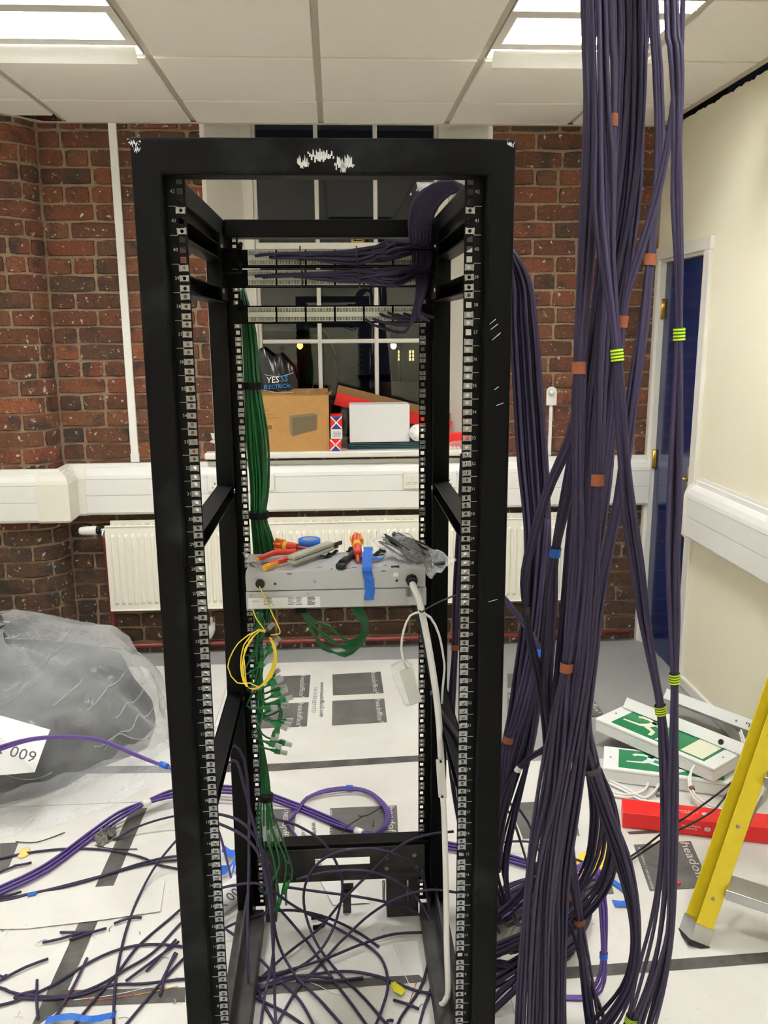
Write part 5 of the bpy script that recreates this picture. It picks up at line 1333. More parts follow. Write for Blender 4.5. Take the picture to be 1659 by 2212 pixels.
LOOSE = [
 ([(-400, 1930), (-150, 1885), (0, 1855), (60, 1842), (150, 1833), (230, 1836), (300, 1850), (345, 1868), (400, 1880)], 'dark purple cable curving under the violet bundle beside the rack'),
 ([(-360, 1990), (-20, 1949), (70, 1930), (180, 1905), (300, 1866), (372, 1850), (440, 1848)], 'dark purple cable with a blue tape mark beside the white card'),
 ([(-300, 1950), (-20, 1942), (80, 1927), (200, 1897), (310, 1868), (380, 1858), (440, 1862)], 'second dark purple cable running along the white card'),
 ([(425, 1758, .05), (370, 1764, .05), (300, 1785, .03), (245, 1815)], 'dark purple cable ending at a crushed clump on the tape strip'),
 ([(395, 1800, .10), (370, 1828, .08), (330, 1880, .03), (290, 1960), (262, 2050), (247, 2150), (246, 2260)], 'thick dark purple cable arching down past the rack post to the blue tape'),
 ([(400, 1955, .03), (372, 1980), (300, 2042), (255, 2100), (200, 2165), (140, 2240)], 'dark purple cable slanting away from the rack post'),
 ([(-300, 2060), (-20, 2128), (20, 2142), (60, 2150), (140, 2152), (210, 2130), (270, 2095), (330, 2058), (385, 2000), (410, 1975, .03)], 'dark purple cable lying across the black tape corner'),
 ([(-300, 2240), (-20, 2176), (40, 2160), (110, 2130), (200, 2075), (260, 2050), (320, 2040), (390, 2044), (440, 2058)], 'dark purple cable arching over the black tape strip'),
 ([(250, 2240), (300, 2180), (350, 2120), (395, 2072), (440, 2030)], 'dark purple cable rising beside the blue tape scrap'),
 ([(30, 2155), (100, 2158), (170, 2150), (240, 2128), (310, 2125), (395, 2115), (440, 2114)], 'dark purple cable lying on the black cross tape'),
 # hanging and looping inside the rack
 ([(440, 1760, 'Y', 1.9), (470, 1690, 'Y', 1.95), (487, 1630, 'Y', 2.0), (507, 1611, 'Y', 2.02), (527, 1640, 'Y', 2.02), (537, 1720, 'Y', 2.0), (538, 1850, 'Y', 1.97), (535, 2000, 'Y', 1.92), (538, 2150, .03), (545, 2240)], 'dark purple cable looping up beside the rear post and down'),
 ([(450, 1740, 'Y', 1.88), (472, 1680, 'Y', 1.93), (495, 1648, 'Y', 1.97), (512, 1646, 'Y', 1.98), (525, 1690, 'Y', 1.98), (548, 1780, 'Y', 1.95), (578, 1900, 'Y', 1.92), (590, 2050, 'Y', 1.88), (594, 2180, .02), (598, 2250)], 'dark purple cable looping up in front of the rear post, lower of two'),
 ([(430, 1756, 'Y', 1.95), (480, 1760, 'Y', 1.95), (530, 1782, 'Y', 1.95), (572, 1850, 'Y', 1.95), (588, 1950, 'Y', 1.92), (590, 2060, .08), (572, 2150, .02), (560, 2240)], 'dark purple cable entering past the front rail and bending down'),
 ([(430, 1765, 'Y', 1.93), (470, 1778, 'Y', 1.93), (530, 1808, 'Y', 1.93), (565, 1860, 'Y', 1.92), (585, 1950, 'Y', 1.90), (602, 2040, .06), (640, 2110, .02), (690, 2160), (760, 2240)], 'dark purple cable entering past the front rail, sweeping across the rack floor'),
 ([(478, 1918, .03), (520, 1910, .06), (570, 1912, .06), (640, 1960, .02), (740, 2012), (815, 2060), (838, 2120), (825, 2180), (800, 2240)], 'dark purple cable curving over the card inside the rack base'),
 ([(470, 2012, .03), (540, 1982, .04), (620, 1966, .03), (700, 1980, .02), (770, 2012), (818, 2045)], 'cut dark purple cable ending on the card inside the rack base'),
 ([(980, 1796, .05), (915, 1805, .08), (860, 1830, .10), (800, 1885, .08), (740, 1945, .05), (690, 2005, .03), (620, 2060, .02), (560, 2115), (500, 2165), (455, 2215)], 'dark purple cable slanting over the slotted plate inside the rack'),
 ([(1010, 1932, .03), (930, 1922, .05), (860, 1940, .05), (800, 1975, .03), (740, 2030, .02), (690, 2085), (640, 2140), (590, 2230)], 'dark purple cable crossing from the white power cable to the rack front'),
 ([(912, 1898, .05), (885, 1862, .07), (825, 1836, .09), (745, 1836, .10), (690, 1862, .08), (660, 1910, .06), (658, 1965, .04), (680, 2030, .03), (720, 2088), (790, 2160), (850, 2230)], 'dark purple cable looped in front of the slotted plate'),
 ([(935, 2014, .02), (850, 2018, .02), (780, 2040, .02), (700, 2072, .02), (600, 2102, .02), (530, 2115), (410, 2112)], 'dark purple cable arching from the base side channel to the front rail'),
 ([(912, 1880, .07), (926, 1960, .05), (930, 2040, .03), (912, 2125), (865, 2200), (850, 2240)], 'dark purple cable running down beside the white power cable'),
 ([(585, 1768, .12), (640, 1782, .12), (700, 1822, .11), (735, 1885, .08), (738, 1935, .06), (722, 2000, .04), (690, 2055, .03), (640, 2092), (560, 2118)], 'dark purple cable dropping over the slotted plate into the rack'),
 ([(470, 1995, .05), (530, 2040, .04), (600, 2112), (650, 2165), (690, 2240)], 'straight dark purple cable crossing the black tape inside the rack'),
 ([(960, 2150, .01), (900, 2140), (820, 2110), (740, 2098), (640, 2112), (560, 2138), (500, 2172), (440, 2230)], 'dark purple cable lying along the black tape inside the rack'),
 ([(590, 1940, .05), (556, 2010, .04), (550, 2080, .02), (562, 2150), (610, 2240)], 'dark purple cable bowing beside the base side channel'),
 ([(610, 1915, .06), (680, 1925, .05), (790, 1940, .04), (880, 1962, .03), (940, 2000, .02)], 'dark purple cable passing under the slotted plate'),
 ([(470, 2110), (540, 2150), (620, 2190), (700, 2250)], 'dark purple cable leaving the base side channel across black tape'),
 ([(640, 1900, .08), (700, 1885, .08), (780, 1880, .07), (850, 1900, .06), (905, 1945, .04), (938, 2020, .03), (940, 2100), (915, 2180), (900, 2240)], 'dark purple cable forming a wide arch inside the rack base'),
 ([(810, 2240), (760, 2170), (715, 2110), (660, 2030, .02), (600, 1960, .04), (560, 1918, .06)], 'dark purple cable running diagonally through the rack base'),
 ([(430, 2250), (520, 2170), (590, 2120), (650, 2108), (720, 2113)], 'frayed dark purple cable by the yellow note'),
 # to the right, behind the rack post
 ([(1080, 1735, 'Y', 2.15), (1110, 1738, 'Y', 2.15), (1140, 1775, 'Y', 2.12), (1165, 1840, .08), (1190, 1900, .03)], 'purple cable curving out beside the right front post'),
 ([(1080, 1820, .04), (1140, 1818, .04), (1200, 1840, .02), (1260, 1862)], 'dark purple cable by the yellow envelope')]
for i, (pix, lab) in enumerate(LOOSE): fcable(pix, lab, ymax=2.14-.006*(i % 5) if 14 <= i <= 29 else None)
MB().tube([AZ(60, 1934, .012), AZ(78, 1930, .012)], .0052, 8).build('tape_band', MT['blue_tape'], bpy.data.objects['loose_cable.001'])
BLK = [([(1640, 1600, 'Y', 2.55), (1590, 1680, 'Y', 2.5), (1500, 1752, 'Y', 2.42), (1440, 1792, 'Y', 2.36), (1380, 1838, .03), (1300, 1890, .02), (1235, 1925)], 'black cable slanting from the ladder to the cable loops'),
       ([(1640, 1612, 'Y', 2.52), (1560, 1730, 'Y', 2.45), (1520, 1765, 'Y', 2.42), (1450, 1802, 'Y', 2.36), (1380, 1846, .03), (1310, 1895, .02), (1245, 1935)], 'second black cable sagging from the ladder to the cable loops'),
       ([(1088, 1745, 'Y', 2.05), (1105, 1762, 'Y', 2.05), (1125, 1820, 'Y', 2.0), (1150, 1900, .03), (1180, 1960)], 'black cable dropping beside the right front post')]
for pix, lab in BLK: fcable(pix, lab, .0034, 'black_cable', 'black cables')
OFF = [((150, 2030), (230, 2005)), ((92, 2036), (180, 2013)), ((130, 2014), (200, 2013)), ((246, 1995), (306, 1982)), ((30, 1870), (68, 1863)), ((0, 1884), (40, 1868)), ((0, 1936), (46, 1926)), ((0, 2118), (104, 2071)), ((0, 2108), (14, 2106)), ((80, 2117), (82, 2200)),
       ((272, 2119), (386, 2034)), ((316, 2098), (380, 2030)), ((346, 2150), (378, 2058)), ((118, 2200), (188, 2070)), ((32, 2152), (78, 2140)), ((165, 2212), (178, 2195)), ((350, 2118), (382, 2060)), ((640, 2118), (785, 2112)), ((850, 2160), (905, 2180)), ((835, 2220), (850, 2205))]
for i, (a, b) in enumerate(OFF):
    A, B = AZ(*a, FZ+.0045), AZ(*b, FZ+.0045); mid = (A+B)/2+Vector((rr.uniform(-.006, .006), rr.uniform(-.01, .01), .002))
    o = MB().tube(spline([A, mid, B]), .0038, 7).build('cable_offcut', MT['dull_purple'])
    tag(o, 'short straight dark purple cable offcut lying on the white floor sheet', 'cable offcut', 'cable offcuts on the floor')
for i, pts in enumerate(([(34, 1818), (80, 1819), (140, 1798)], [(206, 1826), (240, 1833), (296, 1834)])):
    fcable([(x, y) for x, y in pts], ['thin black cable tie near the violet bundle', 'thin black cable tie crossing the black tape strip'][i], .0018, 'black_cable', 'cable ties on the floor', name='cable_tie', cat='cable tie')
for i, pts in enumerate(([(790, 1760), (745, 1790), (735, 1820)], [(775, 1762), (792, 1762), (822, 1745)], [(808, 1770), (806, 1785)])):
    fcable([(x, y, .02) for x, y in pts], 'black cable tie on the violet coil', .0018, 'black_cable', 'cable ties on the coil', name='cable_tie', cat='cable tie')
# fine stripped copper and string
for i, (pts, mm) in enumerate((([(110, 2200), (140, 2170), (165, 2140), (200, 2160), (300, 2148)], 'red_grip'), ([(290, 2150), (340, 2140), (385, 2130)], 'yellow_grip'), ([(160, 2160), (240, 2150), (330, 2130), (385, 2110)], 'white_cable'),
        ([(640, 2110), (690, 2130), (720, 2145), (760, 2150)], 'white_cable'), ([(850, 2040), (868, 2090), (890, 2140)], 'white_cable'), ([(900, 2120), (890, 2150), (875, 2190)], 'red_grip'), ([(30, 1990), (10, 2020), (0, 2030)], 'white_cable'))):
    fcable(pts, ['frayed copper wires by the tape corner', 'copper wire strand beside the rack post', 'white wire strand across the black tape', 'white wire strand inside the rack base', 'white twisted strand by the yellow note', 'red wire strand by the yellow note', 'white wire strand by the white card'][i], .0009, mm, 'wire strands on the floor', name='wire_strand', cat='wire')
rs = random.Random(11)
for i in range(26):
    px, py = rs.uniform(0, 960), rs.uniform(1960, 2200)
    a = AZ(px, py, FZ+.001); an = rs.uniform(0, 6.28); d = Vector((math.cos(an), math.sin(an), 0))*rs.uniform(.006, .014); q = Vector((-d.y, d.x, 0))*rs.uniform(-.6, .6)
    o = MB().tube([a-d, a-d*.3+q*.6, a+q, a+d], .0008, 4).build('wire_clipping', MT['black_cable' if i % 3 else 'white_cable'])
    tag(o, 'tiny curled %s wire clipping on the floor sheet' % ('black' if i % 3 else 'white'), 'wire clipping', 'wire clippings on the floor')

# ---- flat things
o, P = paper([(-20, 1938), (165, 1920), (356, 1905), (346, 1969), (200, 1990), (60, 2006), (-20, 2008)], [FZ+.001]*7, 'card_sheet', 'large blank white card sheet lying over the black tape', 'sheet', .0012)
o, P = paper([(1248, 1847), (1300, 1822), (1325, 1815), (1362, 1855), (1330, 1877), (1262, 1888), (1244, 1870)], [FZ+.001]*7, 'envelope', 'yellow envelope on the floor among the cable loops', mm='card'); o.data.materials[0] = mat('yellow paper', (238, 196, 72), .7)
o, P = paper([(844, 2122), (860, 2120), (876, 2141), (868, 2150), (850, 2141)], [.02, .006, .006, .016, .022], 'sticky_note', 'small bright yellow note on the black tape inside the rack'); o.data.materials[0] = mat('bright yellow paper', (230, 218, 40), .7)
o, P = paper([(690, 1900), (745, 1905), (800, 1950), (720, 1955)], [FZ+.001]*4, 'paper_sheet', 'white paper scrap under the slotted rack plate')
o, P = paper([(935, 2045), (990, 2040), (1000, 2130), (950, 2110)], [FZ+.001]*4, 'paper_sheet', 'white card corner beside the base side channel', 'sheet')
# rolled paper label 600 X
a, b = AZ(470, 1955, .04), AZ(520, 1915, .05); t = empty('paper_roll', a, 'curled white paper printed 600 X behind the front rail', 'paper')
M = frame_m((a+b)/2, b-a, (0, 0, 1)); r_ = .045
m = MB(); m.smooth = True; m.grid(lambda u, v: M @ Vector((-.10+.24*u, r_*math.sin((v-.5)*2.6), -r_*math.cos((v-.5)*2.6)+.02 if M.to_3x3().col[2].y > 0 else r_*math.cos((v-.5)*2.6)-.02)), 6, 14)
o = m.build('curl', MT['label_white'], t); md = o.modifiers.new('s', 'SOLIDIFY'); md.thickness = .0004
c = AY(500, 1934, (a.y+b.y)/2-.062); d_ = AY(480, 1950, (a.y+b.y)/2-.062)
text('600 X', .042, MT['label_ink'], frame_m(AY(497, 1936, (a.y+b.y)/2-.05), AY(478, 1952, a.y)-AY(516, 1918, a.y), AY(500, 1960, a.y)-AY(500, 1930, a.y)), t)
# blue tape scraps
def scrap(pts, w, label, wv=(0, 1, 0)):
    o = tape(pts, w, name='tape_scrap', wv=wv); tag(o, label, 'tape', 'blue tape scraps')
scrap([AZ(480, 1832, .03), AZ(500, 1845, .02), AZ(512, 1838, .03)], .04, 'crumpled blue tape scrap behind the front rail, upper of two')
scrap([AZ(472, 1880, .03), AZ(492, 1878, .02), AZ(508, 1858, .03), AZ(500, 1895, .01)], .035, 'crumpled blue tape scrap above the curled paper', (.3, 1, .3))
scrap([AZ(100, 2204, .012), AZ(150, 2196, .02), AZ(190, 2202, .012), AZ(232, 2196, .03), AZ(250, 2190, .02)], .018, 'long crumpled blue tape scrap beside the thick purple cable', (.1, 1, .2))
scrap([AZ(1305, 1895, .01), AZ(1322, 1903, .008), AZ(1348, 1922, .008), AZ(1358, 1938, .008)], .025, 'blue tape scrap beside the yellow envelope', (.5, .8, 0))
scrap([AZ(1358, 1938, .01), AZ(1352, 1952, .008), AZ(1325, 1950, .008)], .028, 'folded end of blue tape beyond the yellow envelope', (0, 1, 0))
scrap([AZ(1222, 1868, .02), AZ(1232, 1880, .03), AZ(1240, 1900, .015)], .02, 'small blue tape scrap under the cable loops', (1, .2, 0))
# black velcro curl and bracket on the card inside the rack
o = tape([AZ(672, 1982, .012), AZ(695, 1980, .012), AZ(704, 1992, .012), AZ(690, 2002, .012), AZ(676, 2004, .012)], .016, name='hook_and_loop_strip', m='velcro', wv=(0, 0, 1)); tag(o, 'curled black hook-and-loop strip on the card inside the rack', 'strap')
t = empty('metal_bracket', AZ(750, 1965, FZ), 'small black metal bracket standing on the card inside the rack', 'bracket')
c = AZ(750, 1972, FZ); MB().box(c.x-.012, c.x+.012, c.y, c.y+.004, FZ, .075).build('upright', MT['powder_dusty'], t); MB().box(c.x-.012, c.x+.02, c.y, c.y+.03, .075, .082).build('top_fold', MT['powder2'], t)
# crushed clump, sponge, red cap
c = AZ(232, 1806, FZ); t = empty('tape_clump', c, 'crushed dusty clump of tape on the black tape strip', 'debris')
m = MB(); jit = {}
def cl(u, v):
    k_ = (round(u*16) % 16, round(v*5)); jit.setdefault(k_, (rs0.uniform(.55, 1.25), rs0.uniform(-.008, .012))); j0, j1 = jit[k_]
    return c+Vector((.04*math.cos(u*2*PI)*(1-v)*j0, .06*math.sin(u*2*PI)*(1-v)*j0, max(.0005, .024*v**.6+j1*(v > .1))))
m.grid(cl, 16, 5); m.build('clump', mat('dusty grey', (70, 66, 60), .8, c2=(120, 114, 106), vscale=30), t)
c = AZ(52, 1842, FZ); m = MB(); m.smooth = True; m.grid(lambda u, v: c+Vector((.02*math.cos(u*2*PI)*(1-v*v), .03*math.sin(u*2*PI)*(1-v*v), .012*v)), 12, 4); tag(m.build('foam_scrap', mat('pale yellow foam', (226, 198, 120), .9)), 'small pale yellow foam scrap beside the printed square', 'scrap')
c = AZ(1469, 1910, FZ+.004); tag(MB().cyl(c, c+Vector((-.008, .012, 0)), .005, 8).build('red_plastic_bit', MT['red_box']), 'tiny red plastic cap on the printed square by the ladder', 'cap')

# ---- exit sign boxes
MT['exit_green'] = mat('exit sign green', (30, 122, 74), .35)
MT['sign_white'] = mat('white sign metal', (232, 234, 230), .35)
MT['sign_pale'] = mat('pale pictogram', (226, 226, 200), .4)
MT['sign_cool'] = mat('white pictogram', (222, 230, 232), .4)
MAN = [[(-.055, .035), (-.045, .047), (-.012, .047), (.022, .03), (.014, .020), (-.014, .034), (-.036, .034), (-.046, .026)],          # trailing arm
       [(.0, .040), (.030, .026), (.012, -.005), (-.012, -.018), (-.075, -.022), (-.075, -.014), (-.022, -.008), (-.006, .012)],            # torso and rear leg
       [(.012, -.002), (.046, -.020), (.052, -.050), (.040, -.052), (.034, -.026), (.0, -.014)],                                            # front leg
       [(.022, .016), (.046, .004), (.052, .012), (.028, .028)]]                                                                            # front arm
def exit_sign(A, B, W, H, z, label, pm, head=True, tilt=0):
    """A,B world ends of the front bottom edge; W depth away from camera"""
    d = B-A; L = d.length; x = d.normalized(); y = Vector((0, 0, 1)).cross(x); M = frame_m(A, x, y) @ Matrix.Rotation(tilt, 4, 'Y')
    t = empty('exit_sign', A, label, 'exit sign', 'exit signs on the floor')
    MB().box(0, L, 0, W, 0, H-.012, M).build('housing', MT['sign_white'], t, bev=.002)
    MB().box(-.002, L+.002, -.002, W+.002, H-.011, H, M).build('front_cover', MT['sign_white'], t, bev=.003)
    g0, g1, w0, w1 = L*.115, L*.90, W*.09, W*.93
    MB().box(g0, g1, w0, w1, H, H+.0006, M).build('green_panel', MT['exit_green'], t)
    cx, cy = g0+.11, (w0+w1)/2; s = (w1-w0)/.135
    m = MB()
    for P in MAN: m.prism([(cx+px*s, cy+py*s, H+.0007) for px, py in P][::-1], (0, 0, .0004), M)
    m.build('running_figure', MT[pm], t)
    m = MB(); m.prism([(cx+(.040+.014*math.cos(k*PI/5))*s, cy+(.044+.014*math.sin(k*PI/5))*s, H+.0007) for k in range(10)], (0, 0, .0004), M); m.build('running_figure', MT[pm], t)
    m = MB(); m.prism([(g0+.20, w0+.005, H+.0007), (g0+.25, w0+.035, H+.0007), (g0+.20, w0+.05, H+.0007)], (0, 0, .0004), M); m.box(g0+.27*L/.46, g1-.012, w0+.01, w1-.01, H+.0007, H+.0010, M); m.build('arrow_panel', MT[pm], t)
    for xx in (.025, L-.025): m = MB(); m.cyl(M @ Vector((xx, W/2, H)), M @ Vector((xx, W/2, H+.001)), .004, 8); m.build('screw', MT['steel'], t)
    return t, M, L
A, B = AZ(1302, 1686, .004), AZ(1594, 1724, .004)
Wd = (AZ(1293, 1610, .055)-AZ(1295, 1659, .055)).length; Hh = .055
exit_sign(A, B, Wd*.95, Hh, 0, 'white exit sign box with green running figure lying flat on the floor', 'sign_cool')
A, B = AZ(1286, 1578, .066), AZ(1541, 1690, .066)
exit_sign(A, B, .20, .055, 0, 'white exit sign box with pale running figure lying across the other', 'sign_pale')
# lids
def lid(A, B, W, label, hole):
    d = B-A; L = d.length; x = d.normalized(); y = Vector((0, 0, 1)).cross(x); M = frame_m(A, x, y) @ Matrix.Rotation(-.55, 4, 'X')
    t = empty('sign_back_box', A, label, 'metal tray', 'sign back boxes')
    m = MB(); m.box(0, L, 0, W, 0, .002, M); m.box(0, L, 0, .002, 0, .045, M); m.box(0, L, W-.002, W, 0, .045, M); m.box(0, .002, 0, W, 0, .045, M); m.box(L-.002, L, 0, W, 0, .045, M); m.box(0, L, W-.002, W+.012, .043, .045, M)
    m.build('tray', MT['sign_white'], t)
    if hole: MB().cyl(M @ Vector((L*.83, -.001, .018)), M @ Vector((L*.83, .0015, .018)), .011, 14).build('cable_hole', MT['black'], t)
    else:
        m = MB(); r_ = random.Random(2)
        for i in range(7): m.box(L*.76+i*.007, L*.76+i*.007+.004, -.0006, 0, .012+r_.random()*.01, .03, M)
        m.build('small_print', MT['label_ink'], t)
        MB().cyl(M @ Vector((L*.68, -.001, .02)), M @ Vector((L*.68, .0, .02)), .005, 8).build('screw', MT['steel'], t)
lid(AZ(1345, 1528, .125), AZ(1602, 1632, .125), .11, 'open white metal tray with a cable hole lying on the exit sign box', True)
lid(AZ(1432, 1508, .12), AZ(1668, 1598, .12), .11, 'open white metal tray leaning by the cream wall behind the other tray', False)
# white coils
def coil(pts, label, r=.0042, bands=()):
    t = empty('white_cable_coil', pts[0], label, 'cable coil', 'white cable coils')
    for k in range(2):
        tube_obj([p+Vector((.006*k, .004*k, .008*k)) for p in pts], r, 'white_cable', 'cable', t, n=8)
    for a, b in bands: MB().tube([pts[a].lerp(pts[a+1], .4)+Vector((.003, .002, .004)), pts[a].lerp(pts[a+1], .62)+Vector((.003, .002, .004))], .0105, 8).build('tape_band', mat('brown tape', (116, 72, 56), .6), t)
coil([AZ(1598, 1582, .14), AZ(1607, 1628, .12), AZ(1570, 1623, .11), AZ(1530, 1632, .10), AZ(1497, 1660, .09), AZ(1488, 1690, .07), AZ(1498, 1722, .04), AZ(1530, 1745, .015), AZ(1575, 1756, .012), AZ(1625, 1745, .012), AZ(1650, 1700, .03), AZ(1640, 1655, .06), AZ(1605, 1632, .10)], 'white cable coil with brown tape draped from the exit sign trays', bands=((5, 6), (11, 12)))
coil([AZ(1312, 1690, .012), AZ(1345, 1706, .012), AZ(1385, 1728, .012), AZ(1400, 1724, .012), AZ(1420, 1702, .012), AZ(1415, 1688, .012)], 'white cable ends looped under the flat exit sign box')
coil([AZ(1318, 1716, .012), AZ(1350, 1722, .012), AZ(1385, 1715, .012), AZ(1398, 1698, .012), AZ(1393, 1688, .012)], 'white cable loop lying between the exit sign box and red box')
c = AZ(1412, 1742, .006); tag(MB().box(c.x-.03, c.x+.04, c.y-.02, c.y+.02, .005, .022).build('white_plug', MT['plastic_cream'], bev=.003), 'cream plastic connector lying against the red box', 'connector')

# ---- long red box
A, B = AZ(1344, 1787, FZ), AZ(1659, 1823, FZ); d = (B-A).normalized(); y = Vector((0, 0, 1)).cross(d); M = frame_m(A, d, y); hz = .057; wz = (AZ(1330, 1733, .06)-AZ(1337, 1764, .06)).length
t = empty('long_red_box', A, 'long closed red cardboard box with small white lettering on the floor', 'cardboard box')
MB().box(0, .78, 0, wz, 0, hz, M).build('box_body', MT['red_box'], t, bev=.002)
Mt = M @ Matrix.Translation((.215, wz*.5, hz+.0008)) @ Matrix.Rotation(PI, 4, 'Z')
text('Connectix\nCabling Systems', .0105, MT['white_print'], Mt, t)
Mf = M @ Matrix.Translation((.222, -.0008, hz*.5)) @ Matrix.Rotation(PI/2, 4, 'X') @ Matrix.Rotation(PI, 4, 'Z')
text('Connectix\nCabling Systems', .0095, MT['white_print'], Mf, t)
for MM, s in ((M @ Matrix.Translation((.272, wz*.5, hz+.0008)), .5), (M @ Matrix.Translation((.275, -.0008, hz*.5)) @ Matrix.Rotation(PI/2, 4, 'X'), .45)):
    m = MB(); q = .020*s; m.prism([(-q, -q*.8, 0), (q, -q*.8, 0), (q, q*.8, 0), (-q, q*.8, 0)], (0, 0, .0003), MM); m.build('logo', MT['white_print'], t)
    m = MB()
    for sg in (-1, 1): m.prism([(-q*.9, -sg*q*.8-.001, .0003), (-q*.9, -sg*q*.8+.001, .0003), (q*.9, sg*q*.8+.001, .0003), (q*.9, sg*q*.8-.001, .0003)][::1], (0, 0, .0003), MM)
    m.build('logo', MT['red_box'], t)

# ---- yellow step ladder
MT['ladder'] = mat('yellow fibreglass', (206, 184, 34), .4, var=.05, vscale=30)
lad = empty('step_ladder', (1.2, 2.2, 0), 'yellow fibreglass step ladder with aluminium feet beside the red box', 'step ladder')
F0 = AZ(1503, 2046, 0); T0 = AY(1690, 1500, 2.2); up = (T0-F0)
def stile(f, tp, sx):
    d = (tp-f).normalized(); x = Vector((1, 0, 0)); x = (x-d*x.dot(d)).normalized(); y = d.cross(x); M = Matrix(((x.x, y.x, d.x, f.x), (x.y, y.y, d.y, f.y), (x.z, y.z, d.z, f.z), (0, 0, 0, 1)))
    L = (tp-f).length*1.9
    m = MB(); m.box(-.022, .030, -.003, .0, .05, L, M); m.box(.030-(.003 if sx > 0 else .052), .030 if sx > 0 else -.019, -.003, .075, .05, L, M) if False else None
    m.box(.027, .030, 0, .07, .05, L, M); m.box(-.022, .030, .067, .07, .05, L, M)
    m.build('stile', MT['ladder'], lad, bev=.004)
    m = MB(); m.box(-.025, .033, -.006, .073, .012, .062, M); m.build('foot_shoe', MT['alu'], lad, bev=.002)
    m = MB(); m.box(-.027, .035, -.009, .076, .002, .016, M); m.build('foot_pad', MT['black'], lad, bev=.003)
    for z in (.14, .35, .62): mm = MB(); mm.cyl(M @ Vector((.0, -.003, z)), M @ Vector((.0, -.007, z)), .005, 8); mm.build('rivet', MT['zinc'], lad)
    return M
Ms = stile(F0, T0, 1)
F1 = F0+Vector((.42, -.30, 0)); T1 = T0+Vector((.24, -.22, 0)); stile(F1, T1, -1)
for z in (.13, .42, .70):
    a = F0.lerp(T0, z/T0.z); b = F1.lerp(T1, z/T1.z)
    m = MB(); q = (b-a).normalized(); w_ = Vector((-q.y, q.x, 0))*.08; m.prism([a+q*.03, b-q*.02, b-q*.02+w_, a+q*.03+w_], (0, 0, .03)); m.build('step', MT['alu'], lad, bev=.002)
for (f, tp) in ((F0, T0), (F1, T1)):
    rf = f+Vector((.47, .50, 0)); 
    m = MB(); m.tube([rf, tp+(tp-f)*.85+Vector((0, .1, 0))], .018, 6); m.build('rear_leg', MT['ladder'], lad)
    MB().cyl(rf, rf+Vector((0, 0, .04)), .024, 8).build('foot_pad', MT['black'], lad)
m = MB(); a = F0+Vector((.04, .03, .09)); m.tube([a, F0+Vector((.36, .38, .22))], .008, 6, flat=.4); m.build('brace', MT['alu'], lad)
m = MB(); m.tube([F0+Vector((.46, .50, .2)), F1+Vector((.46, .50, .2))], .014, 6); m.build('rear_rail', MT['alu'], lad)
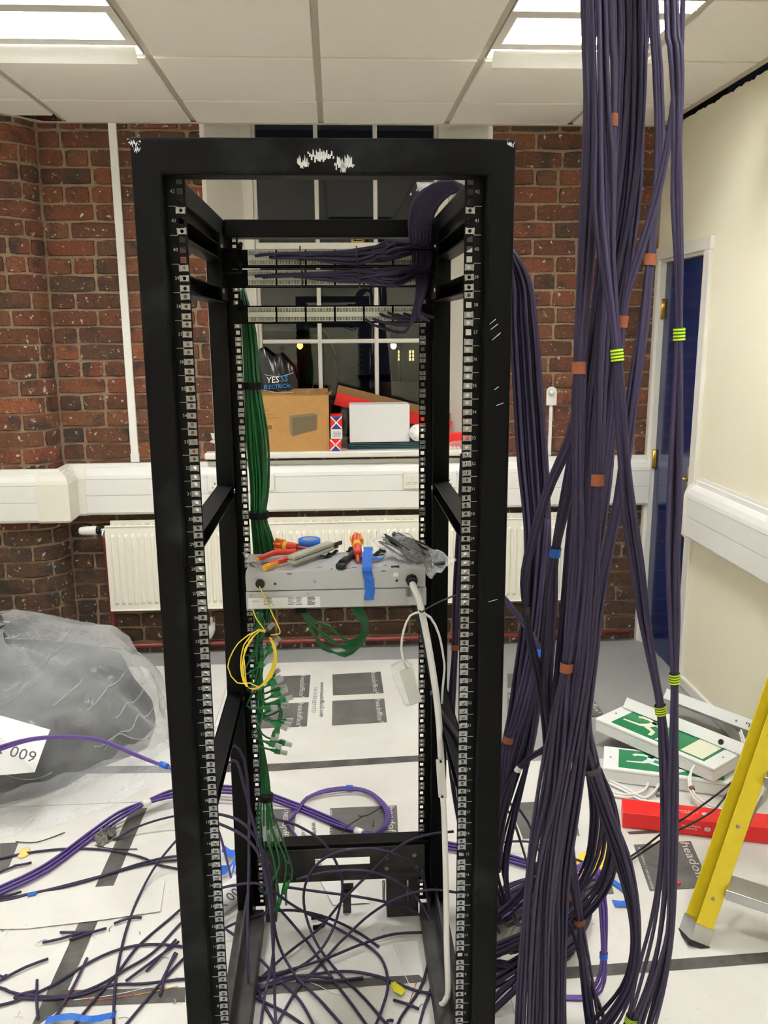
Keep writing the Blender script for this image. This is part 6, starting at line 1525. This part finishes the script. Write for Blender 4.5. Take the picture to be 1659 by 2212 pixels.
# ================================================================== HANGING CABLE BUNDLES
MT['tape_brown'] = mat('brown tape on cables', (128, 74, 50), .6, spec=.15)
MT['tape_black'] = mat('dark tape on cables', (38, 32, 34), .5)
MT['tape_green'] = mat('green earth tape', (30, 104, 34), .6, spec=.15)
MT['tape_yellow'] = mat('yellow earth tape', (186, 198, 46), .6, spec=.15)
HUB = Vector((.40, 1.27, 2.70))                      # where they leave the open ceiling cell
def bundle(label, ctrl, n, tapes=(), m='purple', head=None, tail=True, seed=0, drift=.5, flat=.75, group='purple cable bundles', r=.0036, name='cable_bundle'):
    """ctrl: (px, py, Y, half width px); tapes: (py, kind)"""
    rd = random.Random(seed+len(label)); cs = []; hs = []
    for px, py, Y, hw in ctrl:
        p = AY(px, py, Y); d = (p-CAM).dot(_f); cs.append(p); hs.append(hw*d/F)
    mid = cs[len(cs)//2]; t = empty(name, cs[-1], label, 'cables', group)
    top = []
    if head is not None:
        hh = Vector(head); a = cs[0]
        top = [(hh, hs[0]*1.1), (hh.lerp(a, .45), hs[0]*1.05)]
    end = []
    if tail:
        p, q = cs[-1], cs[-2]; dv = (p-q); dv.z = 0
        if dv.length > .12: dv = dv.normalized()*.12
        z = p.z
        if z > .3: end = [(Vector((p.x+dv.x*.6, p.y+.02+dv.y*.6, z*.45)), hs[-1]*1.1), (Vector((p.x+dv.x*.9-.02, p.y+.05+dv.y, z*.14)), hs[-1]*1.3), (Vector((p.x+dv.x-.10, p.y+.12, .02)), hs[-1]*1.5), (Vector((p.x+dv.x-.26, p.y+.20, .02)), hs[-1]*1.6)]
        else: end = [(Vector((p.x+dv.x*.8, p.y+dv.y*.8-.02, max(.02, z*.4))), hs[-1]*1.1), (Vector((p.x+dv.x*1.8, p.y+dv.y*1.6-.06, .02)), hs[-1]*1.2)]
    path = top+list(zip(cs, hs))+end
    tz = [k for k, c in enumerate(ctrl) for py, kind in tapes if abs(c[1]-py) < 1]
    for i in range(n):
        rad = math.sqrt((i+.5)/n); an = i*2.39996+rd.uniform(-.2, .2); P = []
        sw = rd.uniform(-1, 1)*drift; ph = rd.uniform(0, 6.28)
        for k, (c, h) in enumerate(path):
            a2 = an + sw*math.sin(k*.55+ph); kk = k-len(top); tight = kk in tz
            rr_ = rad*(1 if tight else 1+.18*math.sin(k*1.7+ph)); he = max(0.0005, h-r)
            q = c + _r*(he*rr_*math.cos(a2)) + Vector((_f.x, _f.y, 0))*(he*rr_*flat*math.sin(a2))
            q.z = max(q.z, FZ+r*1.2)
            P.append(q)
        tube_obj(P, r, m, 'cable', t, step=.03)
    for py, kind in tapes:
        k = next(i for i, c in enumerate(ctrl) if abs(c[1]-py) < 1); c = cs[k]; h = hs[k]+.0012
        d = (cs[min(k+1, len(cs)-1)]-cs[max(k-1, 0)]).normalized(); x = (_r-d*_r.dot(d)).normalized(); y = d.cross(x)
        def ring(l0, l1, g, mt, nm, parent):
            mm = MB(); q = 22; mm.smooth = True
            for l in (l0, l1):
                for j in range(q): a = 2*PI*j/q; mm.v.append(tuple(c+d*l+x*((h+g)*math.cos(a))+y*((h*max(flat, .6)+g)*math.sin(a))))
            for j in range(q): mm._f((j, (j+1) % q, q+(j+1) % q, q+j))
            return mm.build(nm, MT[mt], parent)
        L = .0085
        if kind == 'gy':
            o = ring(-L, L, 0, 'tape_green', 'tape_band', t)
            for j in range(4): l = -L+.0024+j*.0043; ring(l-.0011, l+.0011, .0004, 'tape_yellow', 'stripe', o)
        else: ring(-L, L, 0, {'br': 'tape_brown', 'bk': 'tape_black', 'bl': 'blue_tape', 'wh': 'plastic_white'}[kind], 'tape_band', t)
    return t
H = lambda dx, dy=0: HUB+Vector((dx, dy, 0))
bundle('hanging purple bundle with two bright brown tapes, closest to the rack post', [(1270, 0, 1.24, 18), (1272, 100, 1.24, 18), (1275, 200, 1.23, 19), (1276, 330, 1.22, 20), (1274, 450, 1.21, 22), (1266, 580, 1.20, 22), (1256, 700, 1.20, 18), (1250, 795, 1.19, 13), (1249, 900, 1.19, 17), (1248, 1050, 1.19, 15), (1245, 1200, 1.20, 20), (1236, 1340, 1.21, 17), (1224, 1440, 1.22, 12.5), (1213, 1520, 1.24, 23), (1204, 1620, 1.26, 33), (1193, 1720, 1.28, 34), (1166, 1830, 1.30, 28), (1150, 1950, 1.32, 25), (1142, 2080, 1.35, 24), (1136, 2230, 1.38, 26)],
       11, ((795, 'br'), (1440, 'br')), head=H(-.10), seed=1)
bundle('hanging purple bundle with a brown tape at trunking height', [(1320, 0, 1.24, 13), (1326, 130, 1.24, 11), (1325, 260, 1.23, 8), (1319, 420, 1.22, 13), (1308, 600, 1.21, 17), (1298, 780, 1.20, 18), (1294, 920, 1.19, 15), (1291, 1037, 1.18, 12.5), (1287, 1120, 1.18, 14), (1279, 1230, 1.19, 18), (1270, 1350, 1.20, 20), (1260, 1460, 1.22, 21), (1240, 1580, 1.24, 21), (1216, 1700, 1.27, 21), (1196, 1830, 1.30, 18), (1184, 1960, 1.33, 17), (1180, 2090, 1.36, 17), (1178, 2230, 1.38, 18)],
       9, ((260, 'br'), (1037, 'br')), head=H(-.03), seed=2)
bundle('hanging purple bundle with yellow-green striped tapes crossing to the door side', [(1296, 200, 1.19, 28), (1300, 330, 1.185, 28), (1304, 450, 1.18, 26), (1312, 560, 1.17, 22), (1322, 660, 1.16, 16), (1333, 767, 1.15, 11.5), (1340, 860, 1.15, 15), (1348, 980, 1.15, 17), (1358, 1100, 1.15, 22), (1376, 1220, 1.16, 20), (1392, 1340, 1.17, 17), (1412, 1450, 1.18, 13), (1427, 1533, 1.19, 10.5), (1434, 1620, 1.20, 13), (1440, 1740, 1.21, 15), (1437, 1860, 1.23, 18), (1424, 1990, 1.26, 24), (1398, 2110, 1.30, 26), (1366, 2200, 1.33, 14), (1348, 2240, 1.35, 16)],
       6, ((767, 'gy'), (1533, 'gy'), (2200, 'gy')), head=H(-.09, -.05), seed=3, drift=.8)
bundle('outermost hanging purple bundle with yellow-green striped tapes in front of the door', [(1450, 0, 1.16, 17), (1457, 100, 1.15, 18), (1462, 200, 1.15, 17), (1462, 310, 1.14, 13), (1462, 430, 1.14, 14), (1466, 560, 1.13, 12), (1467, 640, 1.13, 11), (1467, 722, 1.13, 10.5), (1465, 830, 1.13, 13), (1460, 960, 1.13, 19), (1456, 1090, 1.13, 21), (1453, 1210, 1.13, 17), (1455, 1340, 1.14, 14), (1457, 1465, 1.15, 9.5), (1456, 1580, 1.16, 11), (1454, 1720, 1.18, 13), (1452, 1860, 1.20, 13), (1448, 2010, 1.24, 13), (1428, 2120, 1.28, 22), (1395, 2230, 1.33, 26)],
       6, ((722, 'gy'), (1465, 'gy')), head=H(.02, -.08), seed=4, drift=.8)
bundle('hanging purple bundle with a dark brown tape beside the door frame', [(1412, 0, 1.32, 14), (1420, 150, 1.32, 13), (1424, 300, 1.32, 13), (1417, 430, 1.31, 12), (1404, 562, 1.30, 11.5), (1394, 660, 1.29, 14), (1381, 760, 1.28, 17), (1368, 860, 1.27, 18), (1354, 970, 1.27, 17), (1336, 1080, 1.27, 15), (1314, 1190, 1.28, 16), (1294, 1300, 1.29, 17), (1278, 1420, 1.31, 16), (1262, 1540, 1.34, 18), (1252, 1650, 1.37, 20), (1234, 1770, 1.40, 20), (1215, 1900, 1.44, 18), (1210, 2050, 1.48, 18), (1207, 2230, 1.52, 20)],
       8, ((562, 'br'),), head=H(.03, .06), seed=5)
bundle('slanting purple cables crossing the hanging bundles from the door side to the centre', [(1472, 90, 1.26, 6), (1458, 200, 1.26, 8), (1442, 320, 1.26, 10), (1418, 430, 1.26, 11), (1386, 540, 1.26, 11), (1361, 620, 1.26, 10), (1347, 695, 1.26, 8), (1338, 800, 1.26, 11), (1322, 950, 1.27, 13), (1304, 1090, 1.28, 14), (1282, 1230, 1.30, 16), (1262, 1380, 1.32, 16), (1246, 1520, 1.36, 18), (1236, 1660, 1.40, 18), (1226, 1800, 1.44, 18), (1216, 1980, 1.48, 18), (1216, 2230, 1.54, 20)],
       5, ((695, 'br'),), head=H(.06, -.02), seed=6)
bundle('dark hanging purple bundle at the core, arching out to the floor near the ladder', [(1378, 0, 1.36, 28), (1376, 130, 1.36, 27), (1370, 270, 1.36, 27), (1358, 420, 1.36, 28), (1334, 580, 1.36, 33), (1308, 740, 1.36, 38), (1296, 880, 1.36, 38), (1290, 1000, 1.36, 38), (1282, 1130, 1.37, 38), (1264, 1280, 1.38, 33), (1250, 1430, 1.40, 30), (1250, 1560, 1.44, 28), (1276, 1660, 1.48, 18), (1310, 1760, 1.52, 20), (1345, 1860, 1.55, 20), (1368, 1970, 1.58, 16), (1371, 2060, 1.60, 15), (1352, 2140, 1.62, 18), (1300, 2215, 1.64, 28), (1240, 2270, 1.66, 30)],
       16, ((1660, 'bk'),), head=H(.03, .08), seed=7)
bundle('dark hanging purple bundle in the shade behind the brown taped ones', [(1342, 0, 1.44, 24), (1340, 200, 1.44, 24), (1330, 400, 1.44, 26), (1305, 600, 1.44, 28), (1280, 800, 1.44, 28), (1266, 1000, 1.45, 30), (1250, 1150, 1.46, 32), (1232, 1300, 1.48, 28), (1216, 1450, 1.50, 24), (1206, 1600, 1.54, 22), (1212, 1740, 1.58, 18), (1203, 1850, 1.60, 14), (1197, 1965, 1.62, 9), (1190, 2090, 1.64, 14), (1184, 2230, 1.66, 18)],
       12, ((1965, 'bl'),), head=H(-.02, .14), seed=8)
bundle('thin purple bundle slanting back towards the rack post with a dark tape', [(1258, 820, 1.30, 10), (1244, 900, 1.32, 11), (1222, 970, 1.34, 13), (1190, 1040, 1.37, 13), (1163, 1120, 1.40, 12), (1142, 1200, 1.43, 11), (1131, 1260, 1.45, 9), (1136, 1318, 1.47, 7), (1146, 1380, 1.49, 10), (1164, 1460, 1.52, 12), (1180, 1560, 1.56, 14), (1186, 1680, 1.60, 14), (1182, 1800, 1.62, 14), (1165, 1960, 1.64, 16), (1160, 2230, 1.66, 18)],
       6, ((1318, 'bk'),), seed=9)
bundle('hanging purple bundle with a blue tape in front of the radiator end', [(1262, 700, 1.42, 10), (1254, 850, 1.42, 13), (1240, 960, 1.42, 16), (1222, 1080, 1.43, 18), (1199, 1193, 1.44, 11), (1189, 1290, 1.46, 17), (1182, 1400, 1.49, 19), (1180, 1500, 1.53, 20), (1196, 1600, 1.57, 18), (1216, 1700, 1.60, 16), (1225, 1800, 1.62, 16), (1236, 1880, 1.64, 15), (1252, 1990, 1.66, 11), (1262, 2090, 1.68, 18), (1285, 2230, 1.70, 24)],
       8, ((1193, 'bl'), (1990, 'br')), seed=10)
bundle('purple cables from the rack side gathered by a blue tape above the printed sheet', [(1060, 1262, 1.75, 10), (1096, 1300, 1.72, 10), (1130, 1345, 1.70, 10), (1157, 1384, 1.68, 8), (1165, 1410, 1.67, 6), (1160, 1460, 1.67, 9), (1146, 1530, 1.68, 11), (1128, 1600, 1.70, 14), (1108, 1670, 1.74, 14), (1090, 1760, 1.80, 12), (1070, 1850, 1.86, 12)],
       5, ((1410, 'bl'),), seed=11, tail=False)
bundle('purple cables bound with white tape swinging in beside the right front post', [(1250, 1520, 1.60, 10), (1222, 1576, 1.62, 10), (1178, 1616, 1.66, 9), (1142, 1640, 1.70, 9), (1121, 1660, 1.72, 7), (1104, 1690, 1.74, 10), (1088, 1740, 1.78, 10), (1070, 1830, 1.84, 10)],
       5, ((1660, 'wh'),), seed=12, tail=False)
bundle('dark purple bundle with a brown tape half behind the right front post', [(1176, 1120, 1.80, 14), (1166, 1250, 1.80, 15), (1152, 1380, 1.80, 16), (1132, 1480, 1.80, 14), (1112, 1560, 1.80, 12), (1098, 1598, 1.80, 10), (1088, 1660, 1.80, 12), (1080, 1760, 1.82, 14), (1070, 1880, 1.86, 16)],
       7, ((1598, 'br'),), seed=13, tail=False)
bundle('purple bundle with a brown tape hanging between rear post and front rail', [(1004, 980, 2.36, 12), (997, 1100, 2.36, 12), (990, 1220, 2.36, 11), (985, 1310, 2.36, 9), (983, 1398, 2.36, 8), (978, 1480, 2.34, 11), (975, 1570, 2.32, 13), (984, 1680, 2.28, 14), (1000, 1790, 2.24, 14), (1020, 1880, 2.20, 14)],
       7, ((1398, 'br'),), seed=14, tail=True)
# loops near the floor
bundle('dark purple loop with a brown tape bending back behind the right front post', [(1262, 1560, 1.56, 14), (1284, 1660, 1.60, 20), (1296, 1760, 1.64, 26), (1284, 1850, 1.68, 24), (1262, 1900, 1.70, 18), (1240, 1936, 1.72, 12.5), (1208, 1976, 1.74, 18), (1160, 2012, 1.77, 24), (1110, 2040, 1.80, 28), (1060, 2062, 1.84, 30)],
       10, ((1936, 'br'),), seed=15, tail=False)
bundle('dark purple loop sagging lowest behind the right front post', [(1290, 1660, 1.64, 12), (1318, 1740, 1.68, 16), (1326, 1830, 1.72, 18), (1306, 1910, 1.75, 20), (1262, 1970, 1.78, 22), (1204, 2020, 1.80, 24), (1140, 2070, 1.83, 28), (1080, 2110, 1.86, 30), (1050, 2130, 1.88, 30)],
       10, (), seed=16, tail=False)
bundle('dark purple bundle sweeping to the floor with a brown tape at the post', [(1206, 2010, 1.80, 10), (1170, 2035, 1.82, 14), (1130, 2050, 1.84, 12), (1107, 2053, 1.86, 9), (1080, 2058, 1.88, 14), (1060, 2064, 1.9, 16)],
       6, ((2053, 'br'),), seed=17, tail=False)
bundle('violet loop with a blue tape dropping to the floor among the dark bundles', [(1290, 1880, 1.84, 10), (1301, 1960, 1.84, 11), (1304, 2064, 1.84, 8), (1297, 2120, 1.84, 14), (1270, 2180, 1.84, 16), (1220, 2205, 1.84, 12), (1160, 2208, 1.86, 12), (1090, 2200, 1.9, 12)],
       6, ((2064, 'bl'),), m='violet', seed=18, tail=False)
bundle('purple cables running level out of the rack foot towards the loops', [(1050, 1985, 2.0, 18), (1100, 1962, 2.0, 20), (1160, 1930, 2.0, 20), (1215, 1895, 2.02, 14), (1270, 1862, 2.05, 10)],
       8, (), m='violet', seed=19, tail=False)
bundle('dark purple tangle coiled on the floor at the foot of the right post', [(1050, 2190, 1.80, 18), (1090, 2150, 1.80, 24), (1130, 2110, 1.82, 20), (1110, 2085, 1.85, 16), (1060, 2080, 1.9, 16)],
       8, (), seed=20, tail=False)
bundle('purple cables fanning from the hanging bundles to the frame of the rack foot', [(1225, 1700, 1.60, 10), (1200, 1800, 1.66, 14), (1160, 1890, 1.72, 18), (1110, 1950, 1.80, 22), (1060, 1990, 1.86, 24)],
       7, (), seed=21, tail=False)
bundle('thin dark purple pair crossing in front of the floor loops', [(1230, 1990, 1.70, 6), (1246, 2040, 1.70, 6), (1262, 2100, 1.70, 7), (1290, 2160, 1.70, 7), (1312, 2215, 1.70, 7), (1330, 2260, 1.72, 7)],
       3, (), seed=22, tail=False)
